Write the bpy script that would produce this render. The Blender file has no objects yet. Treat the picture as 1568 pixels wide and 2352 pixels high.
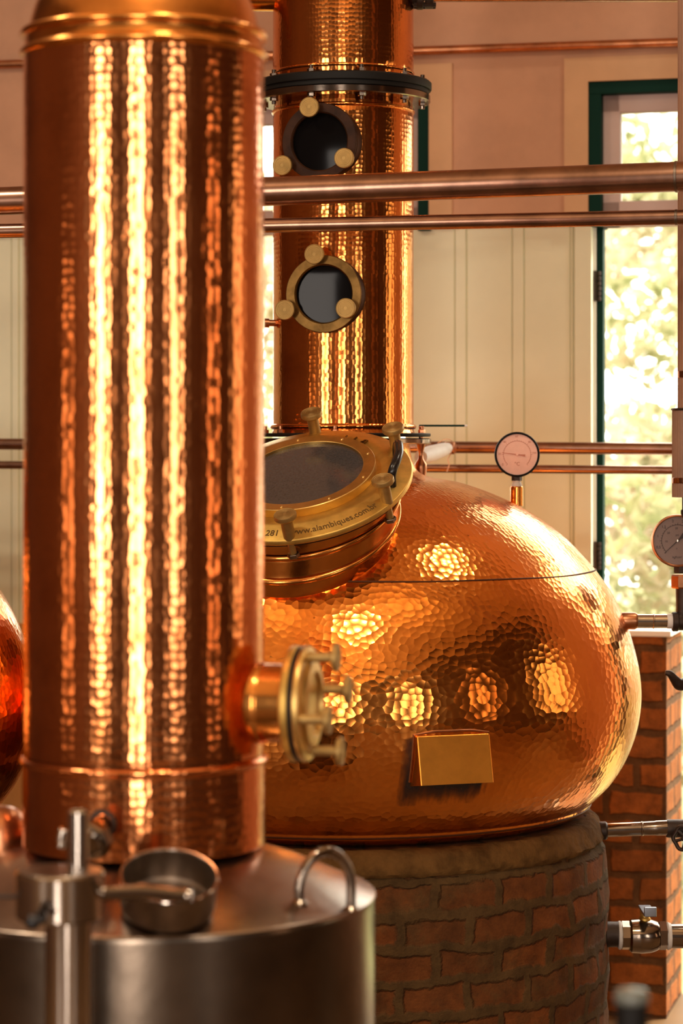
import bpy, bmesh, math, random
from mathutils import Vector, Matrix
import numpy as np

# ------------------------------------------------------------------ camera, world, sun, lights, exposure
sc = bpy.context.scene
COL = sc.collection
PI = math.pi
FPX, HY, EYE = 5700.0, 1030.0, 2.0          # focal length in pixels, horizon row, eye height

cam = bpy.data.cameras.new('camera')
cam.sensor_fit = 'HORIZONTAL'
cam.sensor_width = 24.0
cam.lens = FPX / 1568.0 * 24.0
cam.shift_y = -(1176.0 - HY) / 1568.0
cam.clip_start = 0.05
cam.dof.use_dof = True
cam.dof.focus_distance = 6.85
cam.dof.aperture_fstop = 2.8
camo = bpy.data.objects.new('camera', cam)
camo.location = (0, 0, EYE)
camo.rotation_euler = (PI / 2, 0, 0)
COL.objects.link(camo)
sc.camera = camo

vs = sc.view_settings
vs.view_transform = 'Standard'
vs.look = 'None'
vs.gamma = 1.0
vs.use_curve_mapping = False
vs.exposure = 0.6

world = bpy.data.worlds.new('sky')
sc.world = world
world.use_nodes = True
bg = world.node_tree.nodes['Background']
bg.inputs[0].default_value = (1.0, 0.96, 0.86, 1)
bg.inputs[1].default_value = 4.6

THETA = math.radians(15)
CT, ST = math.cos(THETA), math.sin(THETA)
OX, OY = (1530 - 784) * 8.7 / FPX, 8.7       # the wall plane's anchor point
MW = Matrix(((CT, ST, 0, OX), (-ST, CT, 0, OY), (0, 0, 1, 0), (0, 0, 0, 1)))   # wall frame (s, d, z) -> world

S_LEFT, S_RIGHT, D_REAR, Z_CEIL = -5.2, 6.0, -12.0, 5.4


def P(x, y, Y):
    return Vector(((x - 784) * Y / FPX, Y, EYE + (HY - y) * Y / FPX))


def Wp(px, py, d):
    k = (px - 784) / FPX
    s = (k * (OY + d * CT) - OX - d * ST) / (CT + k * ST)
    Y = OY - s * ST + d * CT
    return s, EYE + (HY - py) * Y / FPX


sun = bpy.data.lights.new('sun', 'SUN')
sun.energy = 4.0
sun.angle = math.radians(1.5)
sun.color = (1.0, 0.88, 0.7)
suno = bpy.data.objects.new('sun', sun)
suno.rotation_euler = Vector((0.72, 0.34, 0.62)).to_track_quat('Z', 'Y').to_euler()
suno.location = (6, 12, 9)
COL.objects.link(suno)


def area(name, loc, toward, w, h, radiance, color):
    l = bpy.data.lights.new(name, 'AREA')
    l.shape = 'RECTANGLE'
    l.size, l.size_y = w, h
    l.energy = radiance * PI * w * h
    l.color = color
    o = bpy.data.objects.new(name, l)
    o.location = loc
    o.rotation_euler = Vector(toward).to_track_quat('-Z', 'Y').to_euler()
    COL.objects.link(o)
    return o


WARM = (1.0, 0.87, 0.76)
COLX, COLY = (331 - 784) * 4.75 / FPX, 4.75     # axis of the near column


def window_light(az_deg, width_deg, z0, z1, radiance, color=WARM):
    """Daylight of a window behind or beside the camera, seen from the near column under that azimuth (0 = back past the camera, + = right)."""
    a = math.radians(az_deg)
    d3 = Vector((math.sin(a), -math.cos(a), 0))
    o = MW.inverted() @ Vector((COLX, COLY, 0))
    dl = MW.to_3x3().inverted() @ d3
    ts = []
    if dl.y < 0: ts.append(((D_REAR + 0.08 - o.y) / dl.y, (0, 1, 0)))
    if dl.x > 0: ts.append(((S_RIGHT - 0.08 - o.x) / dl.x, (-1, 0, 0)))
    if dl.x < 0: ts.append(((S_LEFT + 0.08 - o.x) / dl.x, (1, 0, 0)))
    t, nrm = min(ts)
    p = o + dl * t
    nw = MW.to_3x3() @ Vector(nrm)
    cosi = abs(d3.dot(nw))
    w = 2 * t * math.tan(math.radians(width_deg / 2)) / max(cosi, 0.25)
    loc = MW @ Vector((p.x, p.y, 0))
    loc.z = (z0 + z1) / 2
    area('window_daylight', loc, nw, w, z1 - z0, radiance, color)


window_light(-36, 8, 0.9, 4.0, 10.0)
window_light(-1, 8, 0.05, 4.2, 9.5)
window_light(33, 7, 0.9, 4.0, 4.5)
window_light(104, 9, 1.0, 3.4, 1.3, (1.0, 0.72, 0.45))
window_light(72, 3, 0.9, 3.4, 2.2, (1.0, 0.55, 0.3))
window_light(-70, 4, 0.9, 2.6, 1.6, (1.0, 0.6, 0.35))

# two ceiling lamps behind the pot's highlights; the last is an added fill
for lx, ly, ls, lr in ((0.43, 3.2, 0.40, 75), (2.0, 7.2, 0.26, 60), (-2.7, 5.4, 0.45, 60)):
    area('ceiling_lamp_and_fill', (lx, ly, Z_CEIL - 0.12), (0, 0, -1), ls, ls, lr, (1, 0.86, 0.66))

for lx, ly in ((-0.2, 1.6), (1.6, 4.6), (-2.0, 4.0), (0.6, -1.4)):          # added fill aimed up to brighten the ceiling, no fixture
    area('ceiling_fill', (lx, ly, Z_CEIL - 1.0), (0, 0, 1), 0.5, 0.5, 17, (1, 0.86, 0.66))

# ------------------------------------------------------------------ mesh helpers
random.seed(4)


def tagset(o, label=None, cat=None, group=None, kind=None):
    if label: o['label'] = label
    if cat: o['category'] = cat
    if group: o['group'] = group
    if kind: o['kind'] = kind
    return o


def thing(name, loc, label, cat, group=None):
    o = bpy.data.objects.new(name, None)
    o.empty_display_size = 0.1
    o.location = loc
    COL.objects.link(o)
    return tagset(o, label, cat, group)


def root_loc(p):
    v = Vector((0, 0, 0))
    while p is not None:
        v += p.location
        p = p.parent
    return v


def obj(name, bm, mat, parent=None, smooth=True, sharp=35, label=None):
    """Link a bmesh built in world coordinates as ONE mesh object."""
    me = bpy.data.meshes.new(name)
    if parent is not None:
        bmesh.ops.translate(bm, vec=-root_loc(parent), verts=bm.verts)
        org = None
    bm.normal_update()
    bm.to_mesh(me)
    bm.free()
    o = bpy.data.objects.new(name, me)
    if parent is None:
        # origin at the base of the thing
        n = len(me.vertices)
        co = np.empty(n * 3, dtype=np.float32)
        me.vertices.foreach_get('co', co)
        co = co.reshape(-1, 3)
        c = Vector(((co[:, 0].min() + co[:, 0].max()) / 2, (co[:, 1].min() + co[:, 1].max()) / 2, float(co[:, 2].min())))
        co -= np.array(c, dtype=np.float32)
        me.vertices.foreach_set('co', co.ravel())
        o.location = c
    for f in me.polygons:
        f.use_smooth = smooth
    if smooth and sharp:
        me.set_sharp_from_angle(angle=math.radians(sharp))
    me.materials.append(mat)
    me.update()
    if smooth:
        w = o.modifiers.new('weighted', 'WEIGHTED_NORMAL')
        w.keep_sharp = True
        w.weight = 80
    if parent is not None:
        o.parent = parent
    if label:
        o['label'] = label
    COL.objects.link(o)
    return o


def struct(name, bm, mat, parent=None, smooth=False):
    o = obj(name, bm, mat, parent, smooth=smooth)
    if parent is None:
        o['kind'] = 'structure'
    return o


def frame(origin, zaxis, xhint=(1, 0, 0)):
    z = Vector(zaxis).normalized()
    x = Vector(xhint)
    x = (x - z * x.dot(z))
    if x.length < 1e-4:
        x = Vector((0, 1, 0)) - z * z.y
    x.normalize()
    y = z.cross(x)
    m = Matrix((x, y, z)).transposed().to_4x4()
    m.translation = Vector(origin)
    return m


def lathe(bm, prof, m=Matrix(), seg=64, rref=None, a0=0.0, a1=2 * PI):
    """Revolve [(r, z)...] about the local z axis of m; UV = (angle * rref, arc length) in metres."""
    uvl = bm.loops.layers.uv.verify()
    rref = rref or max(p[0] for p in prof)
    full = abs(a1 - a0 - 2 * PI) < 1e-6
    ncol = seg if full else seg + 1
    rings, ln = [], [0.0]
    for i, (r, z) in enumerate(prof):
        if i:
            ln.append(ln[-1] + math.hypot(r - prof[i - 1][0], z - prof[i - 1][1]))
        if r < 1e-6:
            rings.append([bm.verts.new(m @ Vector((0, 0, z)))])
        else:
            rings.append([bm.verts.new(m @ Vector((r * math.cos(a0 + (a1 - a0) * k / seg), r * math.sin(a0 + (a1 - a0) * k / seg), z))) for k in range(ncol)])
    for i in range(len(prof) - 1):
        A, B = rings[i], rings[i + 1]
        for k in range(seg):
            k2 = (k + 1) % ncol
            u0, u1 = (a0 + (a1 - a0) * k / seg) * rref, (a0 + (a1 - a0) * (k + 1) / seg) * rref
            if len(A) == 1 and len(B) == 1:
                continue
            if len(A) == 1:
                vs_, uvs = [A[0], B[k2], B[k]], [(u0, ln[i]), (u1, ln[i + 1]), (u0, ln[i + 1])]
            elif len(B) == 1:
                vs_, uvs = [A[k], A[k2], B[0]], [(u0, ln[i]), (u1, ln[i]), (u0, ln[i + 1])]
            else:
                vs_, uvs = [A[k], A[k2], B[k2], B[k]], [(u0, ln[i]), (u1, ln[i]), (u1, ln[i + 1]), (u0, ln[i + 1])]
            try:
                f = bm.faces.new(vs_)
            except ValueError:
                continue
            for lp, uv in zip(f.loops, uvs):
                lp[uvl].uv = uv
    return bm


def L(prof, m=Matrix(), seg=48, **k):
    return lathe(bmesh.new(), prof, m, seg, **k)


def solid(r, z0, z1, bev=0.0):
    """Closed cylinder profile with rounded rims."""
    if bev <= 0:
        return [(0, z0), (r, z0), (r, z1), (0, z1)]
    b = bev
    arc = lambda cx, cz, t0, t1: [(cx + b * math.cos(t), cz + b * math.sin(t)) for t in np.linspace(t0, t1, 5)]
    return [(0, z0)] + arc(r - b, z0 + b, -PI / 2, 0) + arc(r - b, z1 - b, 0, PI / 2) + [(0, z1)]


def bead(r, z, b, n=9):
    return [(r + b * math.cos(t), z + b * math.sin(t)) for t in np.linspace(-PI / 2, PI / 2, n)]


def cat(pts, n=6):
    """Catmull-Rom through the points."""
    p = [Vector(q) for q in pts]
    p = [p[0] * 2 - p[1]] + p + [p[-1] * 2 - p[-2]]
    out = []
    for i in range(1, len(p) - 2):
        for j in range(n):
            t = j / n
            a, b, c, d = p[i - 1], p[i], p[i + 1], p[i + 2]
            out.append(0.5 * ((2 * b) + (c - a) * t + (2 * a - 5 * b + 4 * c - d) * t * t + (3 * b - a - 3 * c + d) * t ** 3))
    out.append(p[-2])
    return out


def tube(bm, pts, r, seg=24, caps=True):
    """Tube along a 3-D polyline; r a number or one per point."""
    uvl = bm.loops.layers.uv.verify()
    pts = [Vector(p) for p in pts]
    rs = r if isinstance(r, (list, tuple)) else [r] * len(pts)
    t0 = (pts[1] - pts[0]).normalized()
    ref = Vector((0, 0, 1)) if abs(t0.z) < 0.9 else Vector((1, 0, 0))
    x = (ref - t0 * ref.dot(t0)).normalized()
    rings, ln = [], 0.0
    lens = []
    for i, p in enumerate(pts):
        if i == 0: t = t0
        elif i == len(pts) - 1: t = (pts[i] - pts[i - 1]).normalized()
        else: t = ((pts[i + 1] - pts[i]).normalized() + (pts[i] - pts[i - 1]).normalized()).normalized()
        x = (x - t * x.dot(t)).normalized()
        y = t.cross(x)
        if i: ln += (pts[i] - pts[i - 1]).length
        lens.append(ln)
        rings.append([bm.verts.new(p + (x * math.cos(2 * PI * k / seg) + y * math.sin(2 * PI * k / seg)) * rs[i]) for k in range(seg)])
    for i in range(len(pts) - 1):
        for k in range(seg):
            k2 = (k + 1) % seg
            f = bm.faces.new([rings[i][k], rings[i][k2], rings[i + 1][k2], rings[i + 1][k]])
            for lp, uv in zip(f.loops, [(k / seg * 2 * PI * rs[i], lens[i]), ((k + 1) / seg * 2 * PI * rs[i], lens[i]), ((k + 1) / seg * 2 * PI * rs[i], lens[i + 1]), (k / seg * 2 * PI * rs[i], lens[i + 1])]):
                lp[uvl].uv = uv
    if caps:
        bm.faces.new(list(reversed(rings[0])))
        bm.faces.new(rings[-1])
    return bm


def box(bm, lo, hi, m=Matrix(), bev=0.0):
    """Box with metre UVs by dominant axis, optionally bevelled."""
    b2 = bmesh.new()
    bmesh.ops.create_cube(b2, size=1.0)
    lo, hi = Vector(lo), Vector(hi)
    for v in b2.verts:
        v.co = Vector((lo[i] + (v.co[i] + 0.5) * (hi[i] - lo[i]) for i in range(3)))
    if bev > 0:
        bmesh.ops.bevel(b2, geom=list(b2.edges), offset=bev, segments=2, affect='EDGES', profile=0.5)
    uvl = b2.loops.layers.uv.verify()
    b2.normal_update()
    for f in b2.faces:
        n = f.normal
        ax = max(range(3), key=lambda i: abs(n[i]))
        for lp in f.loops:
            c = lp.vert.co
            lp[uvl].uv = (c.x, c.z) if ax == 1 else ((c.y, c.z) if ax == 0 else (c.x, c.y))
    bmesh.ops.transform(b2, matrix=m, verts=b2.verts)
    tmp = bpy.data.meshes.new('tmp')
    b2.to_mesh(tmp)
    b2.free()
    bm.from_mesh(tmp)
    bpy.data.meshes.remove(tmp)
    return bm


def B(lo, hi, m=Matrix(), bev=0.0):
    return box(bmesh.new(), lo, hi, m, bev)


def hexprism(bm, r, z0, z1, m, n=6, ch=0.12):
    c = (z1 - z0) * ch
    return lathe(bm, [(0, z0), (r * 0.92, z0), (r, z0 + c), (r, z1 - c), (r * 0.92, z1), (0, z1)], m, n)


def text_mesh(body, size, extrude, fn, align='CENTER', spacing=1.0):
    """Letters as a bmesh, each vertex sent through fn(x, y, z)."""
    cu = bpy.data.curves.new('txt', 'FONT')
    cu.body = body
    cu.size = size
    cu.extrude = extrude
    cu.align_x = align
    cu.align_y = 'CENTER'
    cu.space_character = spacing
    cu.resolution_u = 3
    cu.offset = size * 0.012
    o = bpy.data.objects.new('txt', cu)
    COL.objects.link(o)
    dg = bpy.context.evaluated_depsgraph_get()
    me = bpy.data.meshes.new_from_object(o.evaluated_get(dg))
    bm = bmesh.new()
    bm.from_mesh(me)
    bpy.data.objects.remove(o)
    bpy.data.curves.remove(cu)
    bpy.data.meshes.remove(me)
    for v in bm.verts:
        v.co = fn(*v.co)
    return bm


# ------------------------------------------------------------------ materials
def new_mat(name):
    m = bpy.data.materials.new(name)
    m.use_nodes = True
    nt = m.node_tree
    return m, nt, nt.nodes['Principled BSDF']


def N(nt, typ, **kw):
    n = nt.nodes.new(typ)
    for k, v in kw.items():
        if k.startswith('_'):
            setattr(n, k[1:], v)
        else:
            n.inputs[k.replace('__', ' ')].default_value = v
    return n


def lk(nt, a, ai, b, bi):
    nt.links.new(a.outputs[ai], b.inputs[bi])


def ramp(nt, stops):
    n = nt.nodes.new('ShaderNodeValToRGB')
    e = n.color_ramp.elements
    while len(e) > 1: e.remove(e[-1])
    e[0].position, e[0].color = stops[0][0], (*stops[0][1], 1)
    for p, c in stops[1:]:
        x = e.new(p)
        x.color = (*c, 1)
    return n


def plain(name, col, rough=0.5, metal=0.0, noise=0.0, nscale=20.0, bump=0.0, bscale=60.0, spec=0.5, dark=None):
    m, nt, p = new_mat(name)
    p.inputs['Roughness'].default_value = rough
    p.inputs['Metallic'].default_value = metal
    p.inputs['Specular IOR Level'].default_value = spec
    p.inputs['Base Color'].default_value = (*col, 1)
    tc = N(nt, 'ShaderNodeTexCoord')
    if noise:
        nz = N(nt, 'ShaderNodeTexNoise', Scale=nscale, Detail=5.0, Roughness=0.6)
        lk(nt, tc, 'Object', nz, 'Vector')
        d = dark or tuple(c * (1 - noise) for c in col)
        r = ramp(nt, [(0.3, d), (0.62, col)])
        lk(nt, nz, 'Fac', r, 'Fac')
        lk(nt, r, 'Color', p, 'Base Color')
    if bump:
        n2 = N(nt, 'ShaderNodeTexNoise', Scale=bscale, Detail=4.0)
        lk(nt, tc, 'Object', n2, 'Vector')
        b = N(nt, 'ShaderNodeBump', Strength=1.0, Distance=bump)
        lk(nt, n2, 'Fac', b, 'Height')
        lk(nt, b, 'Normal', p, 'Normal')
    return m


def hammered(name, col, col2, rough, cell, depth, rnd=0.8, stretch=(1, 1), stain=0.35, smooth=False):
    """Hammered copper: round dents from a 2-D Voronoi on the metre UVs, tarnish in the colour."""
    m, nt, p = new_mat(name)
    p.inputs['Metallic'].default_value = 1.0
    tc = N(nt, 'ShaderNodeTexCoord')
    uv = N(nt, 'ShaderNodeMapping')
    uv.inputs['Scale'].default_value = (stretch[0] / cell, stretch[1] / cell, 1)
    lk(nt, tc, 'UV', uv, 'Vector')
    vo = N(nt, 'ShaderNodeTexVoronoi', _voronoi_dimensions='2D', _feature='F1', Scale=1.0, Randomness=rnd)
    lk(nt, uv, 'Vector', vo, 'Vector')
    pw = N(nt, 'ShaderNodeMath', _operation='POWER')
    pw.inputs[1].default_value = 2.0
    lk(nt, vo, 'Distance', pw, 0)
    nz = N(nt, 'ShaderNodeTexNoise', Scale=3.2, Detail=6.0, Roughness=0.6)
    lk(nt, tc, 'Object', nz, 'Vector')
    # dents fade in and out over the sheet
    fa = N(nt, 'ShaderNodeMapRange')
    for k, v in (('From Min', 0.3), ('From Max', 0.7), ('To Min', 0.7), ('To Max', 1.15)): fa.inputs[k].default_value = v
    lk(nt, nz, 'Fac', fa, 'Value')
    mu = N(nt, 'ShaderNodeMath', _operation='MULTIPLY')
    lk(nt, pw, 'Value', mu, 0)
    lk(nt, fa, 'Result', mu, 1)
    b = N(nt, 'ShaderNodeBump', Strength=1.0, Distance=depth)
    lk(nt, mu, 'Value', b, 'Height')
    lk(nt, b, 'Normal', p, 'Normal')
    n2 = N(nt, 'ShaderNodeTexNoise', Scale=9.0, Detail=8.0, Roughness=0.7)
    lk(nt, tc, 'Object', n2, 'Vector')
    r = ramp(nt, [(0.30, col2), (0.52, col), (0.8, tuple(min(1, c * 1.08) for c in col))])
    mx = N(nt, 'ShaderNodeMixRGB', _blend_type='MIX')
    mx.inputs[0].default_value = 0.5
    lk(nt, nz, 'Fac', mx, 1)
    lk(nt, n2, 'Fac', mx, 2)
    lk(nt, mx, 'Color', r, 'Fac')
    # small dark pits
    v2 = N(nt, 'ShaderNodeTexVoronoi', Scale=16.0, Randomness=1.0)
    lk(nt, tc, 'Object', v2, 'Vector')
    pr = ramp(nt, [(0.035, (0.25, 0.16, 0.1)), (0.06, (1, 1, 1))])
    lk(nt, v2, 'Distance', pr, 'Fac')
    mm = N(nt, 'ShaderNodeMixRGB', _blend_type='MULTIPLY')
    mm.inputs[0].default_value = stain
    lk(nt, r, 'Color', mm, 1)
    lk(nt, pr, 'Color', mm, 2)
    lk(nt, mm, 'Color', p, 'Base Color')
    rr = N(nt, 'ShaderNodeMapRange')
    for k, v in (('From Min', 0.3), ('From Max', 0.7), ('To Min', rough * 1.35), ('To Max', rough * 0.75)): rr.inputs[k].default_value = v
    lk(nt, n2, 'Fac', rr, 'Value')
    lk(nt, rr, 'Result', p, 'Roughness')
    return m


def brick(name, c1, c2, mortar, bw, bh, mort, warp=0.012, stain=(0.05, 0.035, 0.02), grime=0.5, smear=0.3):
    """Hand-laid bricks with thick mortar on metre UVs."""
    m, nt, p = new_mat(name)
    p.inputs['Roughness'].default_value = 0.9
    p.inputs['Specular IOR Level'].default_value = 0.2
    tc = N(nt, 'ShaderNodeTexCoord')
    nz = N(nt, 'ShaderNodeTexNoise', Scale=9.0, Detail=5.0, Roughness=0.6)
    lk(nt, tc, 'UV', nz, 'Vector')
    sb = N(nt, 'ShaderNodeVectorMath', _operation='SUBTRACT')
    sb.inputs[1].default_value = (0.5, 0.5, 0.5)
    lk(nt, nz, 'Color', sb, 0)
    scn = N(nt, 'ShaderNodeVectorMath', _operation='SCALE')
    scn.inputs['Scale'].default_value = warp * 2
    lk(nt, sb, 'Vector', scn, 0)
    ad = N(nt, 'ShaderNodeVectorMath', _operation='ADD')
    lk(nt, tc, 'UV', ad, 0)
    lk(nt, scn, 'Vector', ad, 1)
    br = N(nt, 'ShaderNodeTexBrick', _offset=0.5, _squash=1.0)
    br.inputs['Color1'].default_value = (*c1, 1)
    br.inputs['Color2'].default_value = (*c2, 1)
    br.inputs['Mortar'].default_value = (*mortar, 1)
    br.inputs['Scale'].default_value = 1.0
    br.inputs['Mortar Size'].default_value = mort
    br.inputs['Mortar Smooth'].default_value = 0.5
    br.inputs['Bias'].default_value = -0.1
    br.inputs['Brick Width'].default_value = bw
    br.inputs['Row Height'].default_value = bh
    lk(nt, ad, 'Vector', br, 'Vector')
    n2 = N(nt, 'ShaderNodeTexNoise', Scale=14.0, Detail=8.0, Roughness=0.7)
    lk(nt, tc, 'UV', n2, 'Vector')
    r = ramp(nt, [(0.36, stain), (0.62, (1, 1, 1))])
    lk(nt, n2, 'Fac', r, 'Fac')
    mm = N(nt, 'ShaderNodeMixRGB', _blend_type='MULTIPLY')
    mm.inputs[0].default_value = grime
    n4 = N(nt, 'ShaderNodeTexNoise', Scale=5.0, Detail=6.0, Roughness=0.65)
    lk(nt, tc, 'UV', n4, 'Vector')
    sm = ramp(nt, [(0.50, (0, 0, 0)), (0.66, (smear, smear, smear))])
    lk(nt, n4, 'Fac', sm, 'Fac')
    ms = N(nt, 'ShaderNodeMixRGB', _blend_type='MIX')
    ms.inputs[2].default_value = (*mortar, 1)
    lk(nt, sm, 'Color', ms, 0)
    lk(nt, br, 'Color', ms, 1)
    lk(nt, ms, 'Color', mm, 1)
    lk(nt, r, 'Color', mm, 2)
    lk(nt, mm, 'Color', p, 'Base Color')
    n3 = N(nt, 'ShaderNodeTexNoise', Scale=120.0, Detail=4.0)
    lk(nt, tc, 'UV', n3, 'Vector')
    h = N(nt, 'ShaderNodeMath', _operation='MULTIPLY_ADD')
    h.inputs[1].default_value = -1.0
    lk(nt, br, 'Fac', h, 0)
    sc3 = N(nt, 'ShaderNodeMath', _operation='MULTIPLY')
    sc3.inputs[1].default_value = 0.35
    lk(nt, n3, 'Fac', sc3, 0)
    lk(nt, sc3, 'Value', h, 2)
    b = N(nt, 'ShaderNodeBump', Strength=1.0, Distance=0.007)
    lk(nt, h, 'Value', b, 'Height')
    lk(nt, b, 'Normal', p, 'Normal')
    return m


def glass_pane(name):
    m, nt, p = new_mat(name)
    nt.nodes.remove(p)
    t = N(nt, 'ShaderNodeBsdfTransparent')
    t.inputs[0].default_value = (0.95, 0.97, 0.95, 1)
    g = N(nt, 'ShaderNodeBsdfGlossy', Roughness=0.02)
    fr = N(nt, 'ShaderNodeFresnel', IOR=1.45)
    mx = N(nt, 'ShaderNodeMixShader')
    lk(nt, fr, 'Fac', mx, 0)
    lk(nt, t, 0, mx, 1)
    lk(nt, g, 0, mx, 2)
    lk(nt, mx, 0, nt.nodes['Material Output'], 'Surface')
    return m


COPPER = (0.90, 0.36, 0.08)
COPPER_D = (0.62, 0.22, 0.06)
M = {}
M['pot'] = hammered('hammered_pot_copper', (0.99, 0.365, 0.07), (0.80, 0.235, 0.035), 0.15, 0.0170, 0.00105, 0.9, stain=0.7)
M['column'] = hammered('hammered_column_copper', (0.88, 0.325, 0.115), (0.52, 0.15, 0.035), 0.13, 0.0125, 0.00070, 0.5, (1.0, 0.75), stain=0.3)
M['column_far'] = hammered('hammered_far_copper', (0.86, 0.31, 0.075), (0.50, 0.14, 0.022), 0.13, 0.0100, 0.00055, 0.45, (1.0, 0.75), stain=0.4)
M['copper'] = plain('smooth_copper', COPPER, 0.2, 1.0, 0.3, 9.0, 0.0006, 30)
M['copper_dull'] = plain('dull_copper_pipe', (0.62, 0.27, 0.13), 0.3, 1.0, 0.45, 14.0, 0.0003, 60)
M['pipe'] = plain('brown_pipe_copper', (0.42, 0.24, 0.165), 0.27, 1.0, 0.4, 12.0)
M['tarnish'] = plain('tarnished_brass', (0.22, 0.12, 0.035), 0.42, 1.0, 0.5, 22.0)
M['satin'] = plain('satin_copper', (1.0, 0.42, 0.06), 0.30, 1.0, 0.15, 14.0, 0.0004, 40)
M['dark_copper'] = plain('blackened_copper', (0.050, 0.018, 0.007), 0.5, 0.0, 0.6, 22.0, spec=0.15)
M['knob'] = plain('matt_turned_brass', (0.50, 0.32, 0.11), 0.5, 0.85, 0.25, 30.0)
M['brass'] = plain('brass', (0.80, 0.51, 0.13), 0.46, 1.0, 0.3, 18.0, 0.0003, 120)
M['brass_polish'] = plain('polished_brass', (0.80, 0.52, 0.17), 0.36, 1.0, 0.2, 25.0)
M['steel'] = plain('brushed_steel', (0.30, 0.24, 0.19), 0.14, 1.0, 0.25, 6.0, 0.0006, 14)
M['tank_steel'] = plain('dark_mottled_steel', (0.21, 0.165, 0.125), 0.24, 1.0, 0.45, 4.0, 0.0012, 9)
M['lid_steel'] = plain('worn_lid_steel', (0.40, 0.31, 0.25), 0.26, 1.0, 0.4, 5.0, 0.0012, 12)
M['steel_dark'] = plain('dark_steel', (0.30, 0.24, 0.19), 0.35, 1.0, 0.4, 20.0)
M['chrome'] = plain('polished_steel', (0.62, 0.55, 0.48), 0.14, 1.0, 0.1, 15.0)
M['black'] = plain('black_rubber', (0.010, 0.009, 0.008), 0.5, spec=0.18)
M['black_gloss'] = plain('black_plastic', (0.012, 0.010, 0.010), 0.22)
M['black_rim'] = plain('matt_black_rim', (0.008, 0.007, 0.006), 0.6, spec=0.12)
M['seam'] = plain('dark_solder', (0.10, 0.035, 0.012), 0.6, 0.6)
M['iron'] = plain('dark_iron', (0.06, 0.04, 0.03), 0.5, 0.7, 0.4, 30.0, 0.001, 60)
M['plinth'] = brick('plinth_brick', (0.21, 0.062, 0.013), (0.12, 0.042, 0.011), (0.105, 0.056, 0.018), 0.20, 0.093, 0.019, warp=0.03, smear=0.85)
M['brickwall'] = brick('wall_brick', (0.36, 0.11, 0.022), (0.25, 0.08, 0.018), (0.13, 0.060, 0.022), 0.21, 0.100, 0.017, warp=0.018)
M['mortar'] = plain('mortar', (0.16, 0.078, 0.022), 0.95, 0, 0.6, 13.0, 0.008, 40, spec=0.1)
M['plaster'] = plain('pink_plaster', (0.62, 0.34, 0.205), 0.9, 0, 0.14, 5.0, 0.0008, 25)
M['plaster_band'] = plain('pale_plaster_band', (0.70, 0.42, 0.23), 0.9, 0, 0.1, 6.0)
M['plank'] = plain('cream_paint', (0.84, 0.84, 0.61), 0.6, 0, 0.06, 4.0)
M['sash'] = plain('pinkish_white_paint', (0.60, 0.45, 0.40), 0.6, 0, 0.06, 8.0)
M['green'] = plain('dark_green_paint', (0.003, 0.030, 0.020), 0.6, spec=0.1)
M['white'] = plain('white_paint', (0.85, 0.84, 0.78), 0.55, 0, 0.08, 9.0)
M['orange_plaster'] = plain('orange_plaster', (0.75, 0.38, 0.13), 0.9, 0, 0.15, 6.0)
M['floor'] = plain('floor_concrete', (0.20, 0.115, 0.05), 0.45, 0, 0.35, 2.5, spec=0.35)
M['dark_wall'] = plain('brown_boards', (0.065, 0.030, 0.014), 0.8, 0, 0.3, 3.0)
M['brown_wall'] = plain('brown_plaster', (0.12, 0.055, 0.026), 0.9, 0, 0.3, 3.0)
M['ceiling'] = plain('ceiling_boards', (0.85, 0.60, 0.35), 0.85, 0, 0.2, 2.0)
M['glass'] = glass_pane('window_glass')
M['dark_glass'] = plain('dark_sight_glass', (0.006, 0.005, 0.005), 0.06, 0, spec=0.07)
M['manhole_glass'] = plain('dusty_manhole_glass', (0.075, 0.063, 0.060), 0.10, 0, 0.35, 160.0, spec=0.9)
M['dial_pink'] = plain('pink_dial', (0.95, 0.56, 0.43), 0.5, 0, 0.10, 26.0)
M['dial_grey'] = plain('grey_dial', (0.20, 0.13, 0.105), 0.5, 0, 0.08, 20.0)
M['ink'] = plain('dark_ink', (0.03, 0.015, 0.01), 0.6)
M['ink_pink'] = plain('red_brown_ink', (0.55, 0.20, 0.12), 0.6)
M['engraved'] = plain('engraved_brass', (0.16, 0.085, 0.02), 0.6, 0.6)
M['tape'] = plain('white_tape', (0.80, 0.76, 0.70), 0.6, 0, 0.1, 30.0)
M['ground'] = plain('meadow', (0.30, 0.30, 0.12), 0.95, 0, 0.5, 3.0)


def leaf_mat():
    m, nt, p = new_mat('leaf')
    p.inputs['Roughness'].default_value = 0.6
    tc = N(nt, 'ShaderNodeTexCoord')
    nz = N(nt, 'ShaderNodeTexNoise', Scale=1.1, Detail=5.0, Roughness=0.7)
    lk(nt, tc, 'Object', nz, 'Vector')
    r = ramp(nt, [(0.30, (0.10, 0.13, 0.04)), (0.42, (0.33, 0.35, 0.17)), (0.54, (0.58, 0.52, 0.35)), (0.68, (0.75, 0.63, 0.52))])
    lk(nt, nz, 'Fac', r, 'Fac')
    lk(nt, r, 'Color', p, 'Base Color')
    t = N(nt, 'ShaderNodeBsdfTranslucent')
    lk(nt, r, 'Color', t, 'Color')
    mx = N(nt, 'ShaderNodeMixShader')
    mx.inputs[0].default_value = 0.45
    lk(nt, p, 0, mx, 1)
    lk(nt, t, 0, mx, 2)
    lk(nt, mx, 0, nt.nodes['Material Output'], 'Surface')
    return m


M['leaf'] = leaf_mat()

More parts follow.
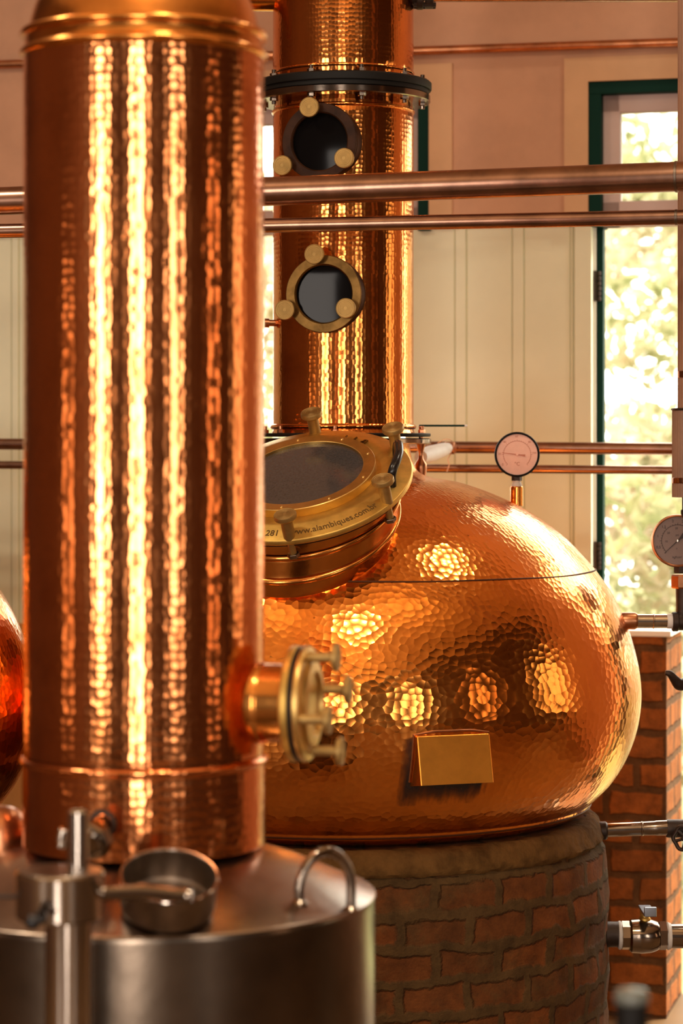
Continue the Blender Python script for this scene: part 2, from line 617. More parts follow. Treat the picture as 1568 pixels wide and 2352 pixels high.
# ------------------------------------------------------------------ the setting (wall frame: s right along the wall, d away from the room)
WT = 0.42                                     # wall thickness
s_w1, z_w1 = Wp(1351, 188, 0.0)               # window 1: outer corner of the green frame
s_w2r, _ = Wp(986, 188, 0.0)                  # window 2: right edge
s_w2l = s_w2r - 1.15
z_t = z_w1
z_split = Wp(1160, 512, 0.0)[1]               # plaster above, boards below
z_par = Wp(1500, 1462, 0.0)[1]                # top of the brick parapet
s_lower1 = Wp(1358, 900, 0.0)[0]              # left edge of the lower opening of window 1
s_lower2 = Wp(925, 900, 0.0)[0]
s_w1r = s_w1 + 1.15

bm = B((S_LEFT, D_REAR, -0.15), (S_RIGHT + 0.1, WT, 0.0), MW)
struct('floor', bm, M['floor'])
bm = B((S_LEFT - 0.2, D_REAR - 0.2, Z_CEIL), (S_RIGHT + 0.2, WT, Z_CEIL + 0.15), MW)
struct('ceiling', bm, M['ceiling'])
struct('wall_left', B((S_LEFT - 0.2, D_REAR, -0.15), (S_LEFT, WT, Z_CEIL), MW), M['brown_wall'])
struct('wall_right', B((S_RIGHT, D_REAR, -0.15), (S_RIGHT + 0.2, WT, Z_CEIL), MW), M['dark_wall'])
struct('wall_rear', B((S_LEFT, D_REAR - 0.2, -0.15), (S_RIGHT, D_REAR, Z_CEIL), MW), M['dark_wall'])

bm = bmesh.new()                               # plaster part of the back wall, with the two window openings
box(bm, (S_LEFT, 0, z_split), (s_w2l, 0.30, Z_CEIL), MW)
box(bm, (s_w2l, 0, z_t), (s_w2r, 0.30, Z_CEIL), MW)
box(bm, (s_w2r, 0, z_split), (s_w1, 0.30, Z_CEIL), MW)
box(bm, (s_w1, 0, z_t), (s_w1r, 0.30, Z_CEIL), MW)
box(bm, (s_w1r + 0.6, 0, 0), (S_RIGHT, 0.30, z_t), MW)
box(bm, (s_w1r, 0, z_t), (S_RIGHT, 0.30, Z_CEIL), MW)
struct('wall_back', bm, M['plaster'])

band = 0.085
for i, (sl, sr) in enumerate(((s_w2l, s_w2r), (s_w1, s_w1r))):
    bm = bmesh.new()
    box(bm, (sl - band, -0.012, z_split), (sl, 0.0, z_t + band), MW)
    box(bm, (sr, -0.012, z_split), (sr + band, 0.0, z_t + band), MW)
    box(bm, (sl, -0.012, z_t), (sr, 0.0, z_t + band), MW)
    struct('trim_%d' % (i + 1), bm, M['plaster_band'])


def board_wall(s0, s1, z0, z1, name, pitch=0.205, batten=0.045, start=None):
    bm = bmesh.new()
    s = start if start is not None else s0
    while s < s1 - 0.01:
        e = min(s + pitch - batten, s1)
        a = max(s, s0)
        if e > a:
            box(bm, (a, 0.03, z0), (e - 0.003, 0.12, z1), MW, 0.004)
        a, e2 = max(e, s0), min(e + batten, s1)
        if e2 > a + 0.01:
            box(bm, (a, 0.026, z0), (e2 - 0.003, 0.12, z1), MW, 0.004)
        s += pitch
    box(bm, (s0, 0.038, z0), (s1, 0.14, z1), MW)
    return struct(name, bm, M['plank'])


sa = Wp(1045, 700, 0.03)[0]
pitch = (Wp(1310, 700, 0.03)[0] - sa) / 2
board_wall(s_lower2, Wp(1318, 800, 0.03)[0], z_par, z_split, 'wall_boards_right', pitch, 0.043, sa - pitch * 2 + 0.043)
board_wall(S_LEFT, s_w2l, z_par, z_split, 'wall_boards_left', 0.095, 0.03)
# corner board and door post beside window 1
bm = B((Wp(1318, 800, 0.0)[0], 0.0, z_par), (s_lower1, 0.12, z_split), MW, 0.004)
struct('trim_3', bm, M['plank'])

# brick parapet under the boards; its right end stands free in the doorway
struct('wall_parapet', B((s_w2l, 0, 0), (0.0, WT, z_par), MW), M['brickwall'])
struct('wall_parapet_left', B((S_LEFT, 0, 0), (s_w2l - 0.002, WT, z_par), MW), M['orange_plaster'])
bm = B((s_lower1 - 0.1, -0.015, z_par), (0.018, WT + 0.03, z_par + 0.022), MW, 0.004)
struct('trim_4', bm, M['white'])


def window(idx, sl, sr, side):
    """Green frame, transom sash with its pane, and the open bay below."""
    fw = 0.044
    bm = bmesh.new()
    box(bm, (sl, 0.0, z_t - fw), (sr, 0.16, z_t), MW, 0.002)
    box(bm, (sl, 0.0, z_split - 0.02), (sl + fw, 0.16, z_t - fw), MW, 0.002)
    box(bm, (sr - fw, 0.0, z_split - 0.02), (sr, 0.16, z_t - fw), MW, 0.002)
    w = struct('window_%d' % idx, bm, M['green'])
    a, b = sl + fw, sr - fw
    zt, zb = z_t - fw, z_split - 0.02
    rail = 0.062
    bm = bmesh.new()
    box(bm, (a, 0.045, zt - rail), (b, 0.10, zt), MW, 0.004)
    box(bm, (a, 0.045, zb), (b, 0.10, zb + rail + 0.03), MW, 0.004)
    box(bm, (a, 0.045, zb), (a + rail, 0.10, zt), MW, 0.004)
    box(bm, (b - rail, 0.045, zb), (b, 0.10, zt), MW, 0.004)
    struct('sash', bm, M['sash'], w)
    struct('pane', B((a + rail - 0.01, 0.070, zb + rail), (b - rail + 0.01, 0.074, zt - rail + 0.01), MW), M['glass'], w)
    # lower jamb: green leaf edge with a white rebate and a hinge
    jl = s_lower1 if idx == 1 else sl
    bm = bmesh.new()
    box(bm, (jl + 0.010, 0.05, z_par), (jl + 0.033, 0.10, z_split - 0.02), MW, 0.002)
    struct('jamb', bm, M['green'], w)
    struct('jamb_rebate', B((jl, 0.04, z_par), (jl + 0.010, 0.14, z_split - 0.02), MW), M['white'], w)
    if idx == 1:
        for py0, py1 in ((620, 690), (1245, 1310)):
            z0, z1 = Wp(1370, py1, 0)[1], Wp(1370, py0, 0)[1]
            bm = bmesh.new()
            nk = 6
            for k in range(nk):
                a_, b_ = z0 + (z1 - z0) * k / nk, z0 + (z1 - z0) * (k + 0.85) / nk
                lathe(bm, solid(0.0075, a_, b_, 0.002), MW @ Matrix.Translation((jl + 0.020, 0.043, 0)), 12)
            box(bm, (jl + 0.002, 0.034, z0), (jl + 0.012, 0.04, z1), MW)
            struct('hinge', bm, M['iron'], w)
    return w


window(1, s_w1, s_w1r, 'left')
window(2, s_w2l, s_w2r, 'right')

# outside: sunlit ground, a bank and loose foliage on it
struct('ground', B((-14, WT, -0.35), (16, 30, -0.15), MW), M['ground'])


def foliage():
    rng = np.random.default_rng(3)
    n = 60000
    # clumps on a bank that rises away from the house
    nc = 260
    cs = rng.uniform(-6, 7, nc)
    cd = rng.uniform(3.4, 8.2, nc)
    cz = np.maximum(0.1, (cd - 3.4) * 0.80) + rng.uniform(-0.2, 0.6, nc)
    cr = rng.uniform(0.3, 0.8, nc)
    k = rng.integers(0, nc, n)
    v = rng.normal(size=(n, 3))
    v /= np.linalg.norm(v, axis=1)[:, None]
    rad = cr[k] * rng.uniform(0.55, 1.0, n) ** 0.5
    c = np.stack([cs[k], cd[k], cz[k]], 1) + v * rad[:, None]
    a = rng.normal(size=(n, 3)); a /= np.linalg.norm(a, axis=1)[:, None]
    b = np.cross(a, rng.normal(size=(n, 3))); b /= np.linalg.norm(b, axis=1)[:, None]
    ln = rng.uniform(0.05, 0.10, n)[:, None]
    wd = ln * 0.36
    q = np.stack([c - a * ln, c + b * wd, c + a * ln, c - b * wd], 1).reshape(-1, 3)
    q[:, 2] = np.maximum(q[:, 2], -0.14)
    bm_verts = [tuple(x) for x in q]
    faces = [(4 * i, 4 * i + 1, 4 * i + 2, 4 * i + 3) for i in range(n)]
    me = bpy.data.meshes.new('hillside_foliage')
    me.from_pydata(bm_verts, [], faces)
    me.transform(MW)
    me.materials.append(M['leaf'])
    o = bpy.data.objects.new('hillside_foliage', me)
    COL.objects.link(o)
    tagset(o, 'sunlit green and straw foliage on the bank outside the windows', 'foliage', kind='stuff')


foliage()

# ------------------------------------------------------------------ knobs
def knob(parent, base, axis, stem_r, stem_l, head_r, head_t, mat, nut=0.0, name='knob'):
    """Brass mushroom knob: stem along axis from base, disc head with turned rings."""
    m = frame(base, axis)
    pr = [(0, 0), (stem_r * 0.75, 0)]
    if nut:
        pr = [(0, -nut), (stem_r * 0.62, -nut), (stem_r * 0.62, 0)]
    pr += [(stem_r, 0.0), (stem_r, stem_l - head_t * 0.6), (stem_r * 1.15, stem_l - head_t * 0.25), (head_r * 0.9, stem_l - head_t * 0.05), (head_r, stem_l + head_t * 0.2),
           (head_r, stem_l + head_t * 0.8), (head_r * 0.95, stem_l + head_t)]
    r = head_r * 0.95
    while r > head_r * 0.18:                      # turned grooves
        pr += [(r * 0.97, stem_l + head_t), (r * 0.94, stem_l + head_t - 0.0007), (r * 0.90, stem_l + head_t - 0.0007), (r * 0.88, stem_l + head_t)]
        r *= 0.80
    pr += [(0, stem_l + head_t)]
    return obj(name, L(pr, m, 40), mat, parent, sharp=30)


def bolt(parent, base, axis, r, h, mat, name='bolt'):
    bm = bmesh.new()
    m = frame(base, axis)
    hexprism(bm, r, 0, h, m)
    lathe(bm, solid(r * 0.55, h, h * 2.0, r * 0.1), m, 12)
    return obj(name, bm, mat, parent, smooth=False)


# ------------------------------------------------------------------ pot still
K75 = 7.5 / FPX
zz = lambda y, Y=7.5: EYE + (HY - y) * Y / FPX
POT_PX = [(150, 1012), (155, 1040), (161, 1063), (174, 1084), (205, 1097), (262, 1107), (322, 1126), (382, 1151), (422, 1173), (462, 1198), (512, 1238),
          (562, 1290), (588, 1322), (615, 1362), (643, 1420), (666, 1490), (678, 1555), (679, 1612), (668, 1675), (645, 1735), (615, 1783), (585, 1815), (566, 1832)]
POT_PROF = [(p.x * K75, zz(p.y)) for p in [Vector((a, b, 0)) for a, b in POT_PX]]
POT_S = [(v.x, v.y) for v in cat([Vector((r, z, 0)) for r, z in POT_PROF], 6)]
Z_SEAM, Z_LOW = zz(1306), zz(1838)


def pot_r(z):
    best = None
    for (r0, z0), (r1, z1) in zip(POT_S, POT_S[1:]):
        if min(z0, z1) <= z <= max(z0, z1):
            return r0 + (r1 - r0) * (z - z0) / (z1 - z0 + 1e-12)
    return POT_S[-1][0]


def pot_z(r):
    for (r0, z0), (r1, z1) in zip(POT_S, POT_S[1:]):
        if z0 > Z_SEAM - 0.1 and min(r0, r1) <= r <= max(r0, r1):
            return z0 + (z1 - z0) * (r - r0) / (r1 - r0 + 1e-12)
    return POT_S[0][1]


def build_pot(X, Y, label, full=True):
    t = thing('pot_still', (X, Y, Z_LOW - 0.030), label, 'still', None)
    m = Matrix.Translation((X, Y, 0))
    r_end = POT_S[-1][0]
    prof = list(reversed(POT_S))
    low = [(0.0, Z_LOW - 0.030), (r_end - 0.055, Z_LOW - 0.030), (r_end - 0.022, Z_LOW - 0.018), (r_end - 0.005, Z_LOW - 0.008), (r_end - 0.001, Z_LOW - 0.001)]
    obj('body', L(low + prof, m, 220, rref=0.72), M['pot'], t, sharp=50)
    rs = pot_r(Z_SEAM)
    bm = bmesh.new()
    for k in range(160):
        pass
    ring = []
    for k in range(241):
        a = 2 * PI * k / 240
        ring.append(Vector((X + (rs + 0.0005) * math.cos(a), Y + (rs + 0.0005) * math.sin(a), Z_SEAM + 0.002 * math.sin(7 * a) * math.sin(3 * a))))
    tube(bm, ring, 0.0024, 8, caps=False)
    obj('seam', bm, M['seam'], t)
    bm = L([(r + r_end - 0.001, z) for r, z in [(0, Z_LOW - 0.003), (0.0025, Z_LOW), (0.0, Z_LOW + 0.003)]], m, 200)
    obj('seam', bm, M['seam'], t)
    return t


POTX, POTY = (788 - 784) * K75, 7.5
pot = build_pot(POTX, POTY, 'large hammered copper pot still with brass manhole on the round brick base')

# neck flange under the rectifying column (lower half of the bolted joint)
mP = Matrix.Translation((POTX, POTY, 0))
obj('neck_flange', L([(0.19, zz(1020)), (0.262, zz(1020)), (0.266, zz(1018)), (0.266, zz(1009)), (0.262, zz(1007)), (0.19, zz(1007))], mP, 96), M['steel'], pot)

# manhole
mn = Vector((-0.172, -0.462, 0.870)).normalized()
YC = 6.87
mc = P(694, 1092, YC)
MM = frame(mc, mn, (1, 0, 0))
Cb = P(690, 1203, 6.93)
nb = Vector((-0.15, -0.55, 0.82)).normalized()


def loft(prof, seg=140):
    """Neck between the cover plane (t = 0) and the sheet of the pot (t = 1)."""
    bm = bmesh.new()
    c0 = MM @ Vector((0, 0, -0.050))
    rings = []
    for t, r in prof:
        m = frame(c0.lerp(Cb, t), mn.lerp(nb, t), (1, 0, 0))
        rings.append([bm.verts.new(m @ Vector((r * math.cos(2 * PI * k / seg), r * math.sin(2 * PI * k / seg), 0))) for k in range(seg)])
    for a, b in zip(rings, rings[1:]):
        for k in range(seg):
            bm.faces.new([a[k], a[(k + 1) % seg], b[(k + 1) % seg], b[k]])
    bmesh.ops.recalc_face_normals(bm, faces=bm.faces)
    return bm


bt = lambda t0, r0, b, tb: [(t0 + tb * math.sin(x), r0 + b * math.cos(x)) for x in np.linspace(-PI / 2, PI / 2, 9)]
neck = [(-0.02, 0.24), (0.0, 0.266), (0.03, 0.269), (0.30, 0.268)] + bt(0.40, 0.268, 0.010, 0.08) + [(0.52, 0.270), (0.80, 0.272), (0.86, 0.274)] + bt(0.95, 0.272, 0.011, 0.075) + [(1.06, 0.272), (1.5, 0.272), (2.0, 0.26)]
obj('manhole_neck', loft(neck), M['copper'], pot, sharp=60)
obj('gasket', L([(0.24, -0.052), (0.292, -0.052), (0.294, -0.049), (0.294, -0.044), (0.24, -0.044)], MM, 120), M['black'], pot)
cover = obj('manhole_cover', L([(0.20, -0.044), (0.300, -0.044), (0.304, -0.040), (0.304, -0.030), (0.301, -0.026), (0.252, -0.010), (0.240, -0.0085), (0.228, -0.011), (0.214, -0.013), (0.205, -0.013), (0.16, -0.013)], MM, 140), M['brass'], pot, sharp=40)
obj('glazing_ring', L([(0.17, -0.013), (0.2065, -0.013), (0.2075, -0.010), (0.2075, 0.010), (0.2055, 0.012), (0.176, 0.012), (0.173, 0.010), (0.173, -0.013)], MM, 120), M['brass_polish'], cover, sharp=40)
obj('glass', L([(0, 0.005), (0.06, 0.0048), (0.12, 0.004), (0.174, 0.002), (0.174, -0.011), (0, -0.011)], MM, 96), M['manhole_glass'], cover, label='dark dusty manhole glass')
for k in range(9):
    a = math.radians(14 + 40 * k)
    c = MM @ Vector((0.1915 * math.cos(a), 0.1915 * math.sin(a), 0.012))
    obj('rivet', L([(0, 0.0035), (0.003, 0.003), (0.0045, 0.0015), (0.005, 0)], frame(c, mn), 14), M['brass_polish'], cover)
KN_T = (-97, -37, 24, 84, 144, 204)
for a_deg in KN_T:
    a = math.radians(a_deg)
    rr = 0.288
    c = MM @ Vector((rr * math.cos(a), rr * math.sin(a), -0.030))
    knob(pot, c, mn, 0.0165, 0.062, 0.031, 0.015, M['knob'], nut=0.05)
    c2 = MM @ Vector((rr * math.cos(a), rr * math.sin(a), -0.088))
    bm = bmesh.new()
    hexprism(bm, 0.017, 0, 0.012, frame(c2, mn))
    lathe(bm, solid(0.008, 0.01, 0.05), frame(c2, mn), 12)
    obj('swing_bolt', bm, M['steel_dark'], pot, smooth=False)
# black bail handle on the cover's right rim
hp = []
for a_deg, r, h in ((10, 0.268, -0.020), (10, 0.272, 0.015), (7, 0.275, 0.034), (2, 0.278, 0.042), (-8, 0.280, 0.044), (-16, 0.279, 0.040), (-21, 0.276, 0.030), (-23, 0.272, 0.012), (-23, 0.268, -0.020)):
    a = math.radians(a_deg)
    hp.append(MM @ Vector((r * math.cos(a), r * math.sin(a), h)))
bm = bmesh.new()
tube(bm, cat(hp, 5), 0.0125, 14)
obj('bail_handle', bm, M['black_gloss'], cover, label='black bail handle')


# engraved letters on the sloping rim
def on_rim(a_c, r_c, flip=1):
    sl = (-0.010 + 0.026) / (0.252 - 0.301)

    def fn(x, y, z):
        a = a_c + x / 0.283
        r = r_c - y
        h = -0.026 + (r - 0.301) * sl + 0.0004 + z
        return MM @ Vector((r * math.cos(a), r * math.sin(a), h))
    return fn


obj('lettering', text_mesh('www.alambiques.com.br', 0.0265, 0.0004, on_rim(math.radians(-70.5), 0.278)), M['engraved'], cover, smooth=False, label='engraved web address')
obj('lettering', text_mesh('281', 0.0265, 0.0004, on_rim(math.radians(-107.0), 0.278)), M['engraved'], cover, smooth=False, label='engraved number')


def on_flat(a_c, r_c):
    def fn(x, y, z):
        c, s_ = math.cos(a_c), math.sin(a_c)
        # upright along the radius, read from outside
        return MM @ Vector(((r_c + y) * c - x * s_, (r_c + y) * s_ + x * c, -0.0075 + z))
    return fn


for ch, a_deg in (('I', 59), ('I', 51), ('B', 42)):
    obj('lettering', text_mesh(ch, 0.030, 0.0025, on_flat(math.radians(a_deg), 0.232)), M['tarnish'], cover, smooth=False, label='stamped letter')

# copper hood on the belly
az = math.radians(19)
ht = Vector((math.cos(az), math.sin(az), 0))      # along the belly
hn = Vector((math.sin(az), -math.cos(az), 0))     # outward
ztop, zbot = zz(1690, 6.66), zz(1798, 6.64)
rt_, rb_ = pot_r(ztop), pot_r(zbot)
axis = Vector((POTX, POTY, 0))
hw = 0.105
bm = bmesh.new()


def hv(s, out, z):
    return bm.verts.new(axis + ht * s + hn * out + Vector((0, 0, z)))


ro_t, ro_b = rt_ + 0.012, rt_ + 0.042
tl = [hv(-hw, ro_t, ztop + 0.004), hv(hw, ro_t, ztop + 0.004), hv(hw, ro_b, zbot), hv(-hw, ro_b, zbot)]      # face
bk = [hv(-hw, rt_ - 0.06, ztop + 0.014), hv(hw, rt_ - 0.06, ztop + 0.014), hv(hw, rb_ - 0.06, zbot - 0.020), hv(-hw, rb_ - 0.06, zbot - 0.020)]
bm.faces.new(tl)
bm.faces.new([tl[0], bk[0], bk[1], tl[1]])
bm.faces.new([tl[1], bk[1], bk[2], tl[2]])
bm.faces.new([tl[0], tl[3], bk[3], bk[0]])
bmesh.ops.recalc_face_normals(bm, faces=bm.faces)
bmesh.ops.bevel(bm, geom=[e for e in bm.edges if not e.is_boundary], offset=0.004, segments=3, affect='EDGES', profile=0.5)
bmesh.ops.solidify(bm, geom=list(bm.faces), thickness=0.003)
hood = obj('outlet_hood', bm, M['satin'], pot, sharp=40)
bm = bmesh.new()
wp_ = []
for s, z in ((-hw - 0.003, zbot), (-hw - 0.003, (ztop + zbot) / 2), (-hw - 0.002, ztop + 0.006), (-hw / 2, ztop + 0.014), (0, ztop + 0.014), (hw / 2, ztop + 0.014), (hw + 0.002, ztop + 0.006), (hw + 0.003, (ztop + zbot) / 2), (hw + 0.003, zbot)):
    r = pot_r(z)
    wp_.append(axis + ht * s + hn * math.sqrt(r * r - s * s) + Vector((0, 0, z)))
tube(bm, wp_, 0.004, 8)
obj('weld_bead', bm, M['copper_dull'], hood)

# sooty stain and painted shade below the hood and along its left side
def stain_shade_mat():
    m, nt, p = new_mat('stain_and_shade')
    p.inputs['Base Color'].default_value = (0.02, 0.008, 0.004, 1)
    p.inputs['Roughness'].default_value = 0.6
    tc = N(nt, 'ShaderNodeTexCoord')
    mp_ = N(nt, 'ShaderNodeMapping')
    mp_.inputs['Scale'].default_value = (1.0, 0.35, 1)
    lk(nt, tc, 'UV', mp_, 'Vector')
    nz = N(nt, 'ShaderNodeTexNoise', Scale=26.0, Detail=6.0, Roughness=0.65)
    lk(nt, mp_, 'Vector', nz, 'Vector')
    at = N(nt, 'ShaderNodeAttribute', _attribute_name='stain_shade')
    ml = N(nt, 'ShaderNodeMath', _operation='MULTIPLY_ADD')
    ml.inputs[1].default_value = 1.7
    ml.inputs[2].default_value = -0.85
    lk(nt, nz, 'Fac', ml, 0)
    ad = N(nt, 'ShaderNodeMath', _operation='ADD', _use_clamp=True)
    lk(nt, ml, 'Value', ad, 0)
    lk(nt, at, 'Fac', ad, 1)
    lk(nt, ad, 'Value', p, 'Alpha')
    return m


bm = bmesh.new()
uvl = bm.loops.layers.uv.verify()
dl = bm.verts.layers.float.new('stain_shade')
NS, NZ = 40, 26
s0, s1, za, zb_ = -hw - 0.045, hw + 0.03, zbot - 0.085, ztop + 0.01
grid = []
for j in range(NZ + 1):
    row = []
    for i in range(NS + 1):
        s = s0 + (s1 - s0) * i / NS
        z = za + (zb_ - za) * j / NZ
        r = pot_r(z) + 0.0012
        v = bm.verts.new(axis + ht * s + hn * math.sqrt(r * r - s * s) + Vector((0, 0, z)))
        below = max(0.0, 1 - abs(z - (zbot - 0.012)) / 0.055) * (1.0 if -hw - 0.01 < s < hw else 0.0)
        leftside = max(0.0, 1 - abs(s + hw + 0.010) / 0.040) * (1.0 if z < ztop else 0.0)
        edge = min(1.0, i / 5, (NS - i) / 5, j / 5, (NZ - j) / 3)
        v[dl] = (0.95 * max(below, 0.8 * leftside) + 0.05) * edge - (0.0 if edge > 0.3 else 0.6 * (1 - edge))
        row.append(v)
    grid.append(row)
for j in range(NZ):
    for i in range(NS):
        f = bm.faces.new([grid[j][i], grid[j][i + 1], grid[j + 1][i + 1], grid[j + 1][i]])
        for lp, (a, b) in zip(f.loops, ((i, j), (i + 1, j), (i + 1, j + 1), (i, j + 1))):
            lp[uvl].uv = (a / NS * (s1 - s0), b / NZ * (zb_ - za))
obj('stain_and_shade', bm, stain_shade_mat(), pot, sharp=0, label='dark sooty stain and painted shade')

# ------------------------------------------------------------------ far copper column on the pot
mF = mP
RF = 161.5 * K75
fc = thing('copper_column', (POTX, POTY, zz(1007)), 'tall hammered copper column with two round sight glasses rising from the pot still', 'still column')
zb0, zf0, zf1 = zz(1000), 3.042, 3.108
shell = [(RF - 0.02, zb0), (RF + 0.004, zb0 + 0.006)] + bead(RF, zb0 + 0.026, 0.008) + [(RF, zb0 + 0.038), (RF, 2.5), (RF, zf0 - 0.05)] + bead(RF - 0.002, zf0 - 0.028, 0.006) + [(RF - 0.002, zf0 - 0.01), (RF - 0.004, zf0 + 0.003)]
obj('shell', L(shell, mF, 160, rref=RF), M['column_far'], fc, sharp=60)
shell2 = [(RF - 0.004, zf1 - 0.003), (RF - 0.002, zf1 + 0.012)] + bead(RF - 0.002, zf1 + 0.022, 0.005) + [(RF, zf1 + 0.04), (RF, Z_CEIL - 1.2), (RF * 0.6, Z_CEIL - 0.9), (0.0, Z_CEIL - 0.8)]
obj('shell', L(shell2, mF, 160, rref=RF), M['column_far'], fc, sharp=60)
RFL = 0.263
obj('flange', L([(RF - 0.03, zf0), (RFL - 0.003, zf0), (RFL, zf0 + 0.003), (RFL, zf0 + 0.020), (RFL - 0.003, zf0 + 0.023), (RF - 0.03, zf0 + 0.023)], mF, 120), M['steel'], fc)
obj('gasket', L([(RF - 0.03, zf0 + 0.024), (RFL - 0.004, zf0 + 0.024), (RFL - 0.004, zf0 + 0.036), (RF - 0.03, zf0 + 0.036)], mF, 120), M['black'], fc)
obj('flange', L([(RF - 0.03, zf0 + 0.037), (RFL + 0.002, zf0 + 0.037), (RFL + 0.004, zf0 + 0.040), (RFL + 0.004, zf1 - 0.008), (RFL, zf1 - 0.004), (RF - 0.03, zf1 - 0.004)], mF, 120), M['black'], fc, label='blackened upper flange')
for k in range(10):
    a = math.radians(-113 + 36 * k)
    c = Vector((POTX + 0.240 * math.cos(a), POTY + 0.240 * math.sin(a), 0))
    bolt(fc, c + Vector((0, 0, zf1 - 0.004)), (0, 0, 1), 0.0125, 0.011, M['steel'])
    bolt(fc, c + Vector((0, 0, zf0)), (0, 0, -1), 0.0125, 0.010, M['steel'])
# lower flange plates
obj('flange', L([(RF - 0.03, zb0 - 0.004), (0.230, zb0 - 0.004), (0.262, zb0 - 0.004), (0.264, zb0 - 0.001), (0.264, zb0 + 0.004), (0.262, zb0 + 0.006), (RF - 0.03, zb0 + 0.006)], mF, 120), M['black'], fc, label='black lower flange')
for k in range(8):
    a = math.radians(-112 + 45 * k + 16)
    c = Vector((POTX + 0.238 * math.cos(a), POTY + 0.238 * math.sin(a), zb0 + 0.006))
    bolt(fc, c, (0, 0, 1), 0.011, 0.011, M['copper_dull'])


def sight_glass(cx, cy, knobs, ring_mat):
    off = (cx - 788) / 161.5
    a = math.asin(off)
    n = Vector((math.sin(a), -math.cos(a), 0))
    Ysurf = POTY - RF * math.cos(a)
    c = Vector((POTX, POTY, zz(cy, Ysurf - 0.03)))
    m = frame(c, n, (n.cross(Vector((0, 0, 1))) * -1))
    base = obj('sight_port', L([(0.112, RF - 0.075), (0.112, RF + 0.014), (0.112, RF + 0.018), (0.114, RF + 0.022), (0.110, RF + 0.026), (0.090, RF + 0.026), (0.086, RF + 0.024), (0.085, RF + 0.010), (0.072, RF + 0.008)], m, 72), M['dark_copper'], fc)
    obj('brass_ring', L([(0.084, RF + 0.026), (0.112, RF + 0.026), (0.1135, RF + 0.028), (0.1135, RF + 0.033), (0.112, RF + 0.035), (0.088, RF + 0.035), (0.084, RF + 0.031)], m, 72), ring_mat, base)
    obj('glass', L([(0, RF + 0.016), (0.05, RF + 0.0158), (0.086, RF + 0.015), (0.086, RF + 0.011), (0, RF + 0.011)], m, 48), M['dark_glass'], base, label='dark round glass')
    for kx, ky in knobs:
        dx, dz = (kx - cx) * 7.24 / FPX, -(ky - cy) * 7.24 / FPX
        r = math.hypot(dx, dz)
        tang = Vector((0, 0, 1)).cross(n)
        p = c + n * (RF + 0.033) + tang * (dx / max(0.3, math.cos(a))) + Vector((0, 0, dz))
        knob(base, p - n * 0.02, n, 0.013, 0.040, 0.0295, 0.012, M['knob'])


sight_glass(742, 325, [(725, 248), (663, 380), (805, 368)], M['dark_copper'])
sight_glass(750, 675, [(734, 585), (666, 712), (806, 710)], M['tarnish'])
# side outlets at the top of the frame
zs = zz(-4)
bm = bmesh.new()
tube(bm, [(POTX - RF + 0.03, POTY - 0.02, zs), (POTX - 0.62, POTY - 0.02, zs), (POTX - 0.9, POTY - 0.02, zs)], 0.043, 32)
obj('side_outlet', bm, M['copper'], fc)
bm = bmesh.new()
mr = frame((POTX + RF - 0.02, POTY - 0.03, zs), (1, 0, 0))
lathe(bm, solid(0.026, 0, 0.05, 0.003), mr, 32)
lathe(bm, solid(0.040, 0.028, 0.048, 0.003), mr, 32)
lathe(bm, solid(0.037, 0.054, 0.078, 0.003), mr, 32)
for k in range(6):
    a = PI * k / 3
    hexprism(bm, 0.008, 0.020, 0.086, mr @ Matrix.Translation((0.032 * math.cos(a), 0.032 * math.sin(a), 0)))
obj('outlet_clamp', bm, M['iron'], fc)
bm = bmesh.new()
tube(bm, [(POTX + RF + 0.05, POTY - 0.03, zs), (3.2, POTY - 0.03, zs)], 0.0165, 24)
tagset(obj('copper_pipe', bm, M['pipe']), 'thin brown copper pipe running right from the top of the far column', 'pipe')
# small stub on the column's left flank
bm = bmesh.new()
c = P(633, 742, 7.45)
lathe(bm, [(0, 0), (0.010, 0), (0.010, 0.02), (0.014, 0.02), (0.014, 0.034), (0, 0.034)], frame(c, (-1, -0.1, 0)), 20)
obj('thermometer_stub', bm, M['copper_dull'], fc)

# ------------------------------------------------------------------ brick plinths
def plinth(X, Y, label):
    zt = Z_LOW - 0.031
    prof = [(0.0, zt - 0.02), (0.60, zt - 0.02), (0.66, zt), (0.735, zt - 0.004), (0.752, zt - 0.01), (0.765, zt - 0.05)]
    z = zt - 0.10
    prof += [(0.772, zt - 0.08), (0.788, zt - 0.10)]
    while z > 0.05:
        z -= 0.045
        prof.append((0.795 + 0.004 * math.sin(z * 31), max(z, 0.0)))
    prof.append((0.795, 0.0))
    bm = L(prof, Matrix.Translation((X, Y, 0)), 180, rref=0.795)
    rng = random.Random(5)
    for v in bm.verts:
        d = Vector((v.co.x - X, v.co.y - Y, 0))
        if d.length > 0.5:
            d.normalize()
            v.co += d * rng.uniform(-0.0035, 0.0035) + Vector((0, 0, rng.uniform(-0.003, 0.003) if v.co.z > 0.1 else 0))
    o = tagset(obj('brick_plinth', bm, M['plinth'], sharp=60), label, 'plinth')
    bm = L([(0.715, zt - 0.004), (0.735, zt), (0.755, zt - 0.003), (0.769, zt - 0.016), (0.778, zt - 0.045), (0.784, zt - 0.062), (0.774, zt - 0.074)], Matrix.Translation((X, Y, 0)), 180, rref=0.795)
    for v in bm.verts:
        d = Vector((v.co.x - X, v.co.y - Y, 0)).normalized()
        v.co += d * rng.uniform(-0.003, 0.003) + Vector((0, 0, rng.uniform(-0.003, 0.003)))
    obj('mortar_lip', bm, M['mortar'], o, sharp=60)
    return o


plinth(POTX, POTY, 'round brown brick plinth with thick mortar under the manhole pot still')

# second pot still at the left edge, standing on its own plinth
XL, YL = (-648 - 784) * 7.0 / FPX, 7.0
build_pot(XL, YL, 'hammered copper pot still half hidden at the left edge behind the near column')
plinth(XL, YL, 'round brick plinth under the pot still at the left edge')

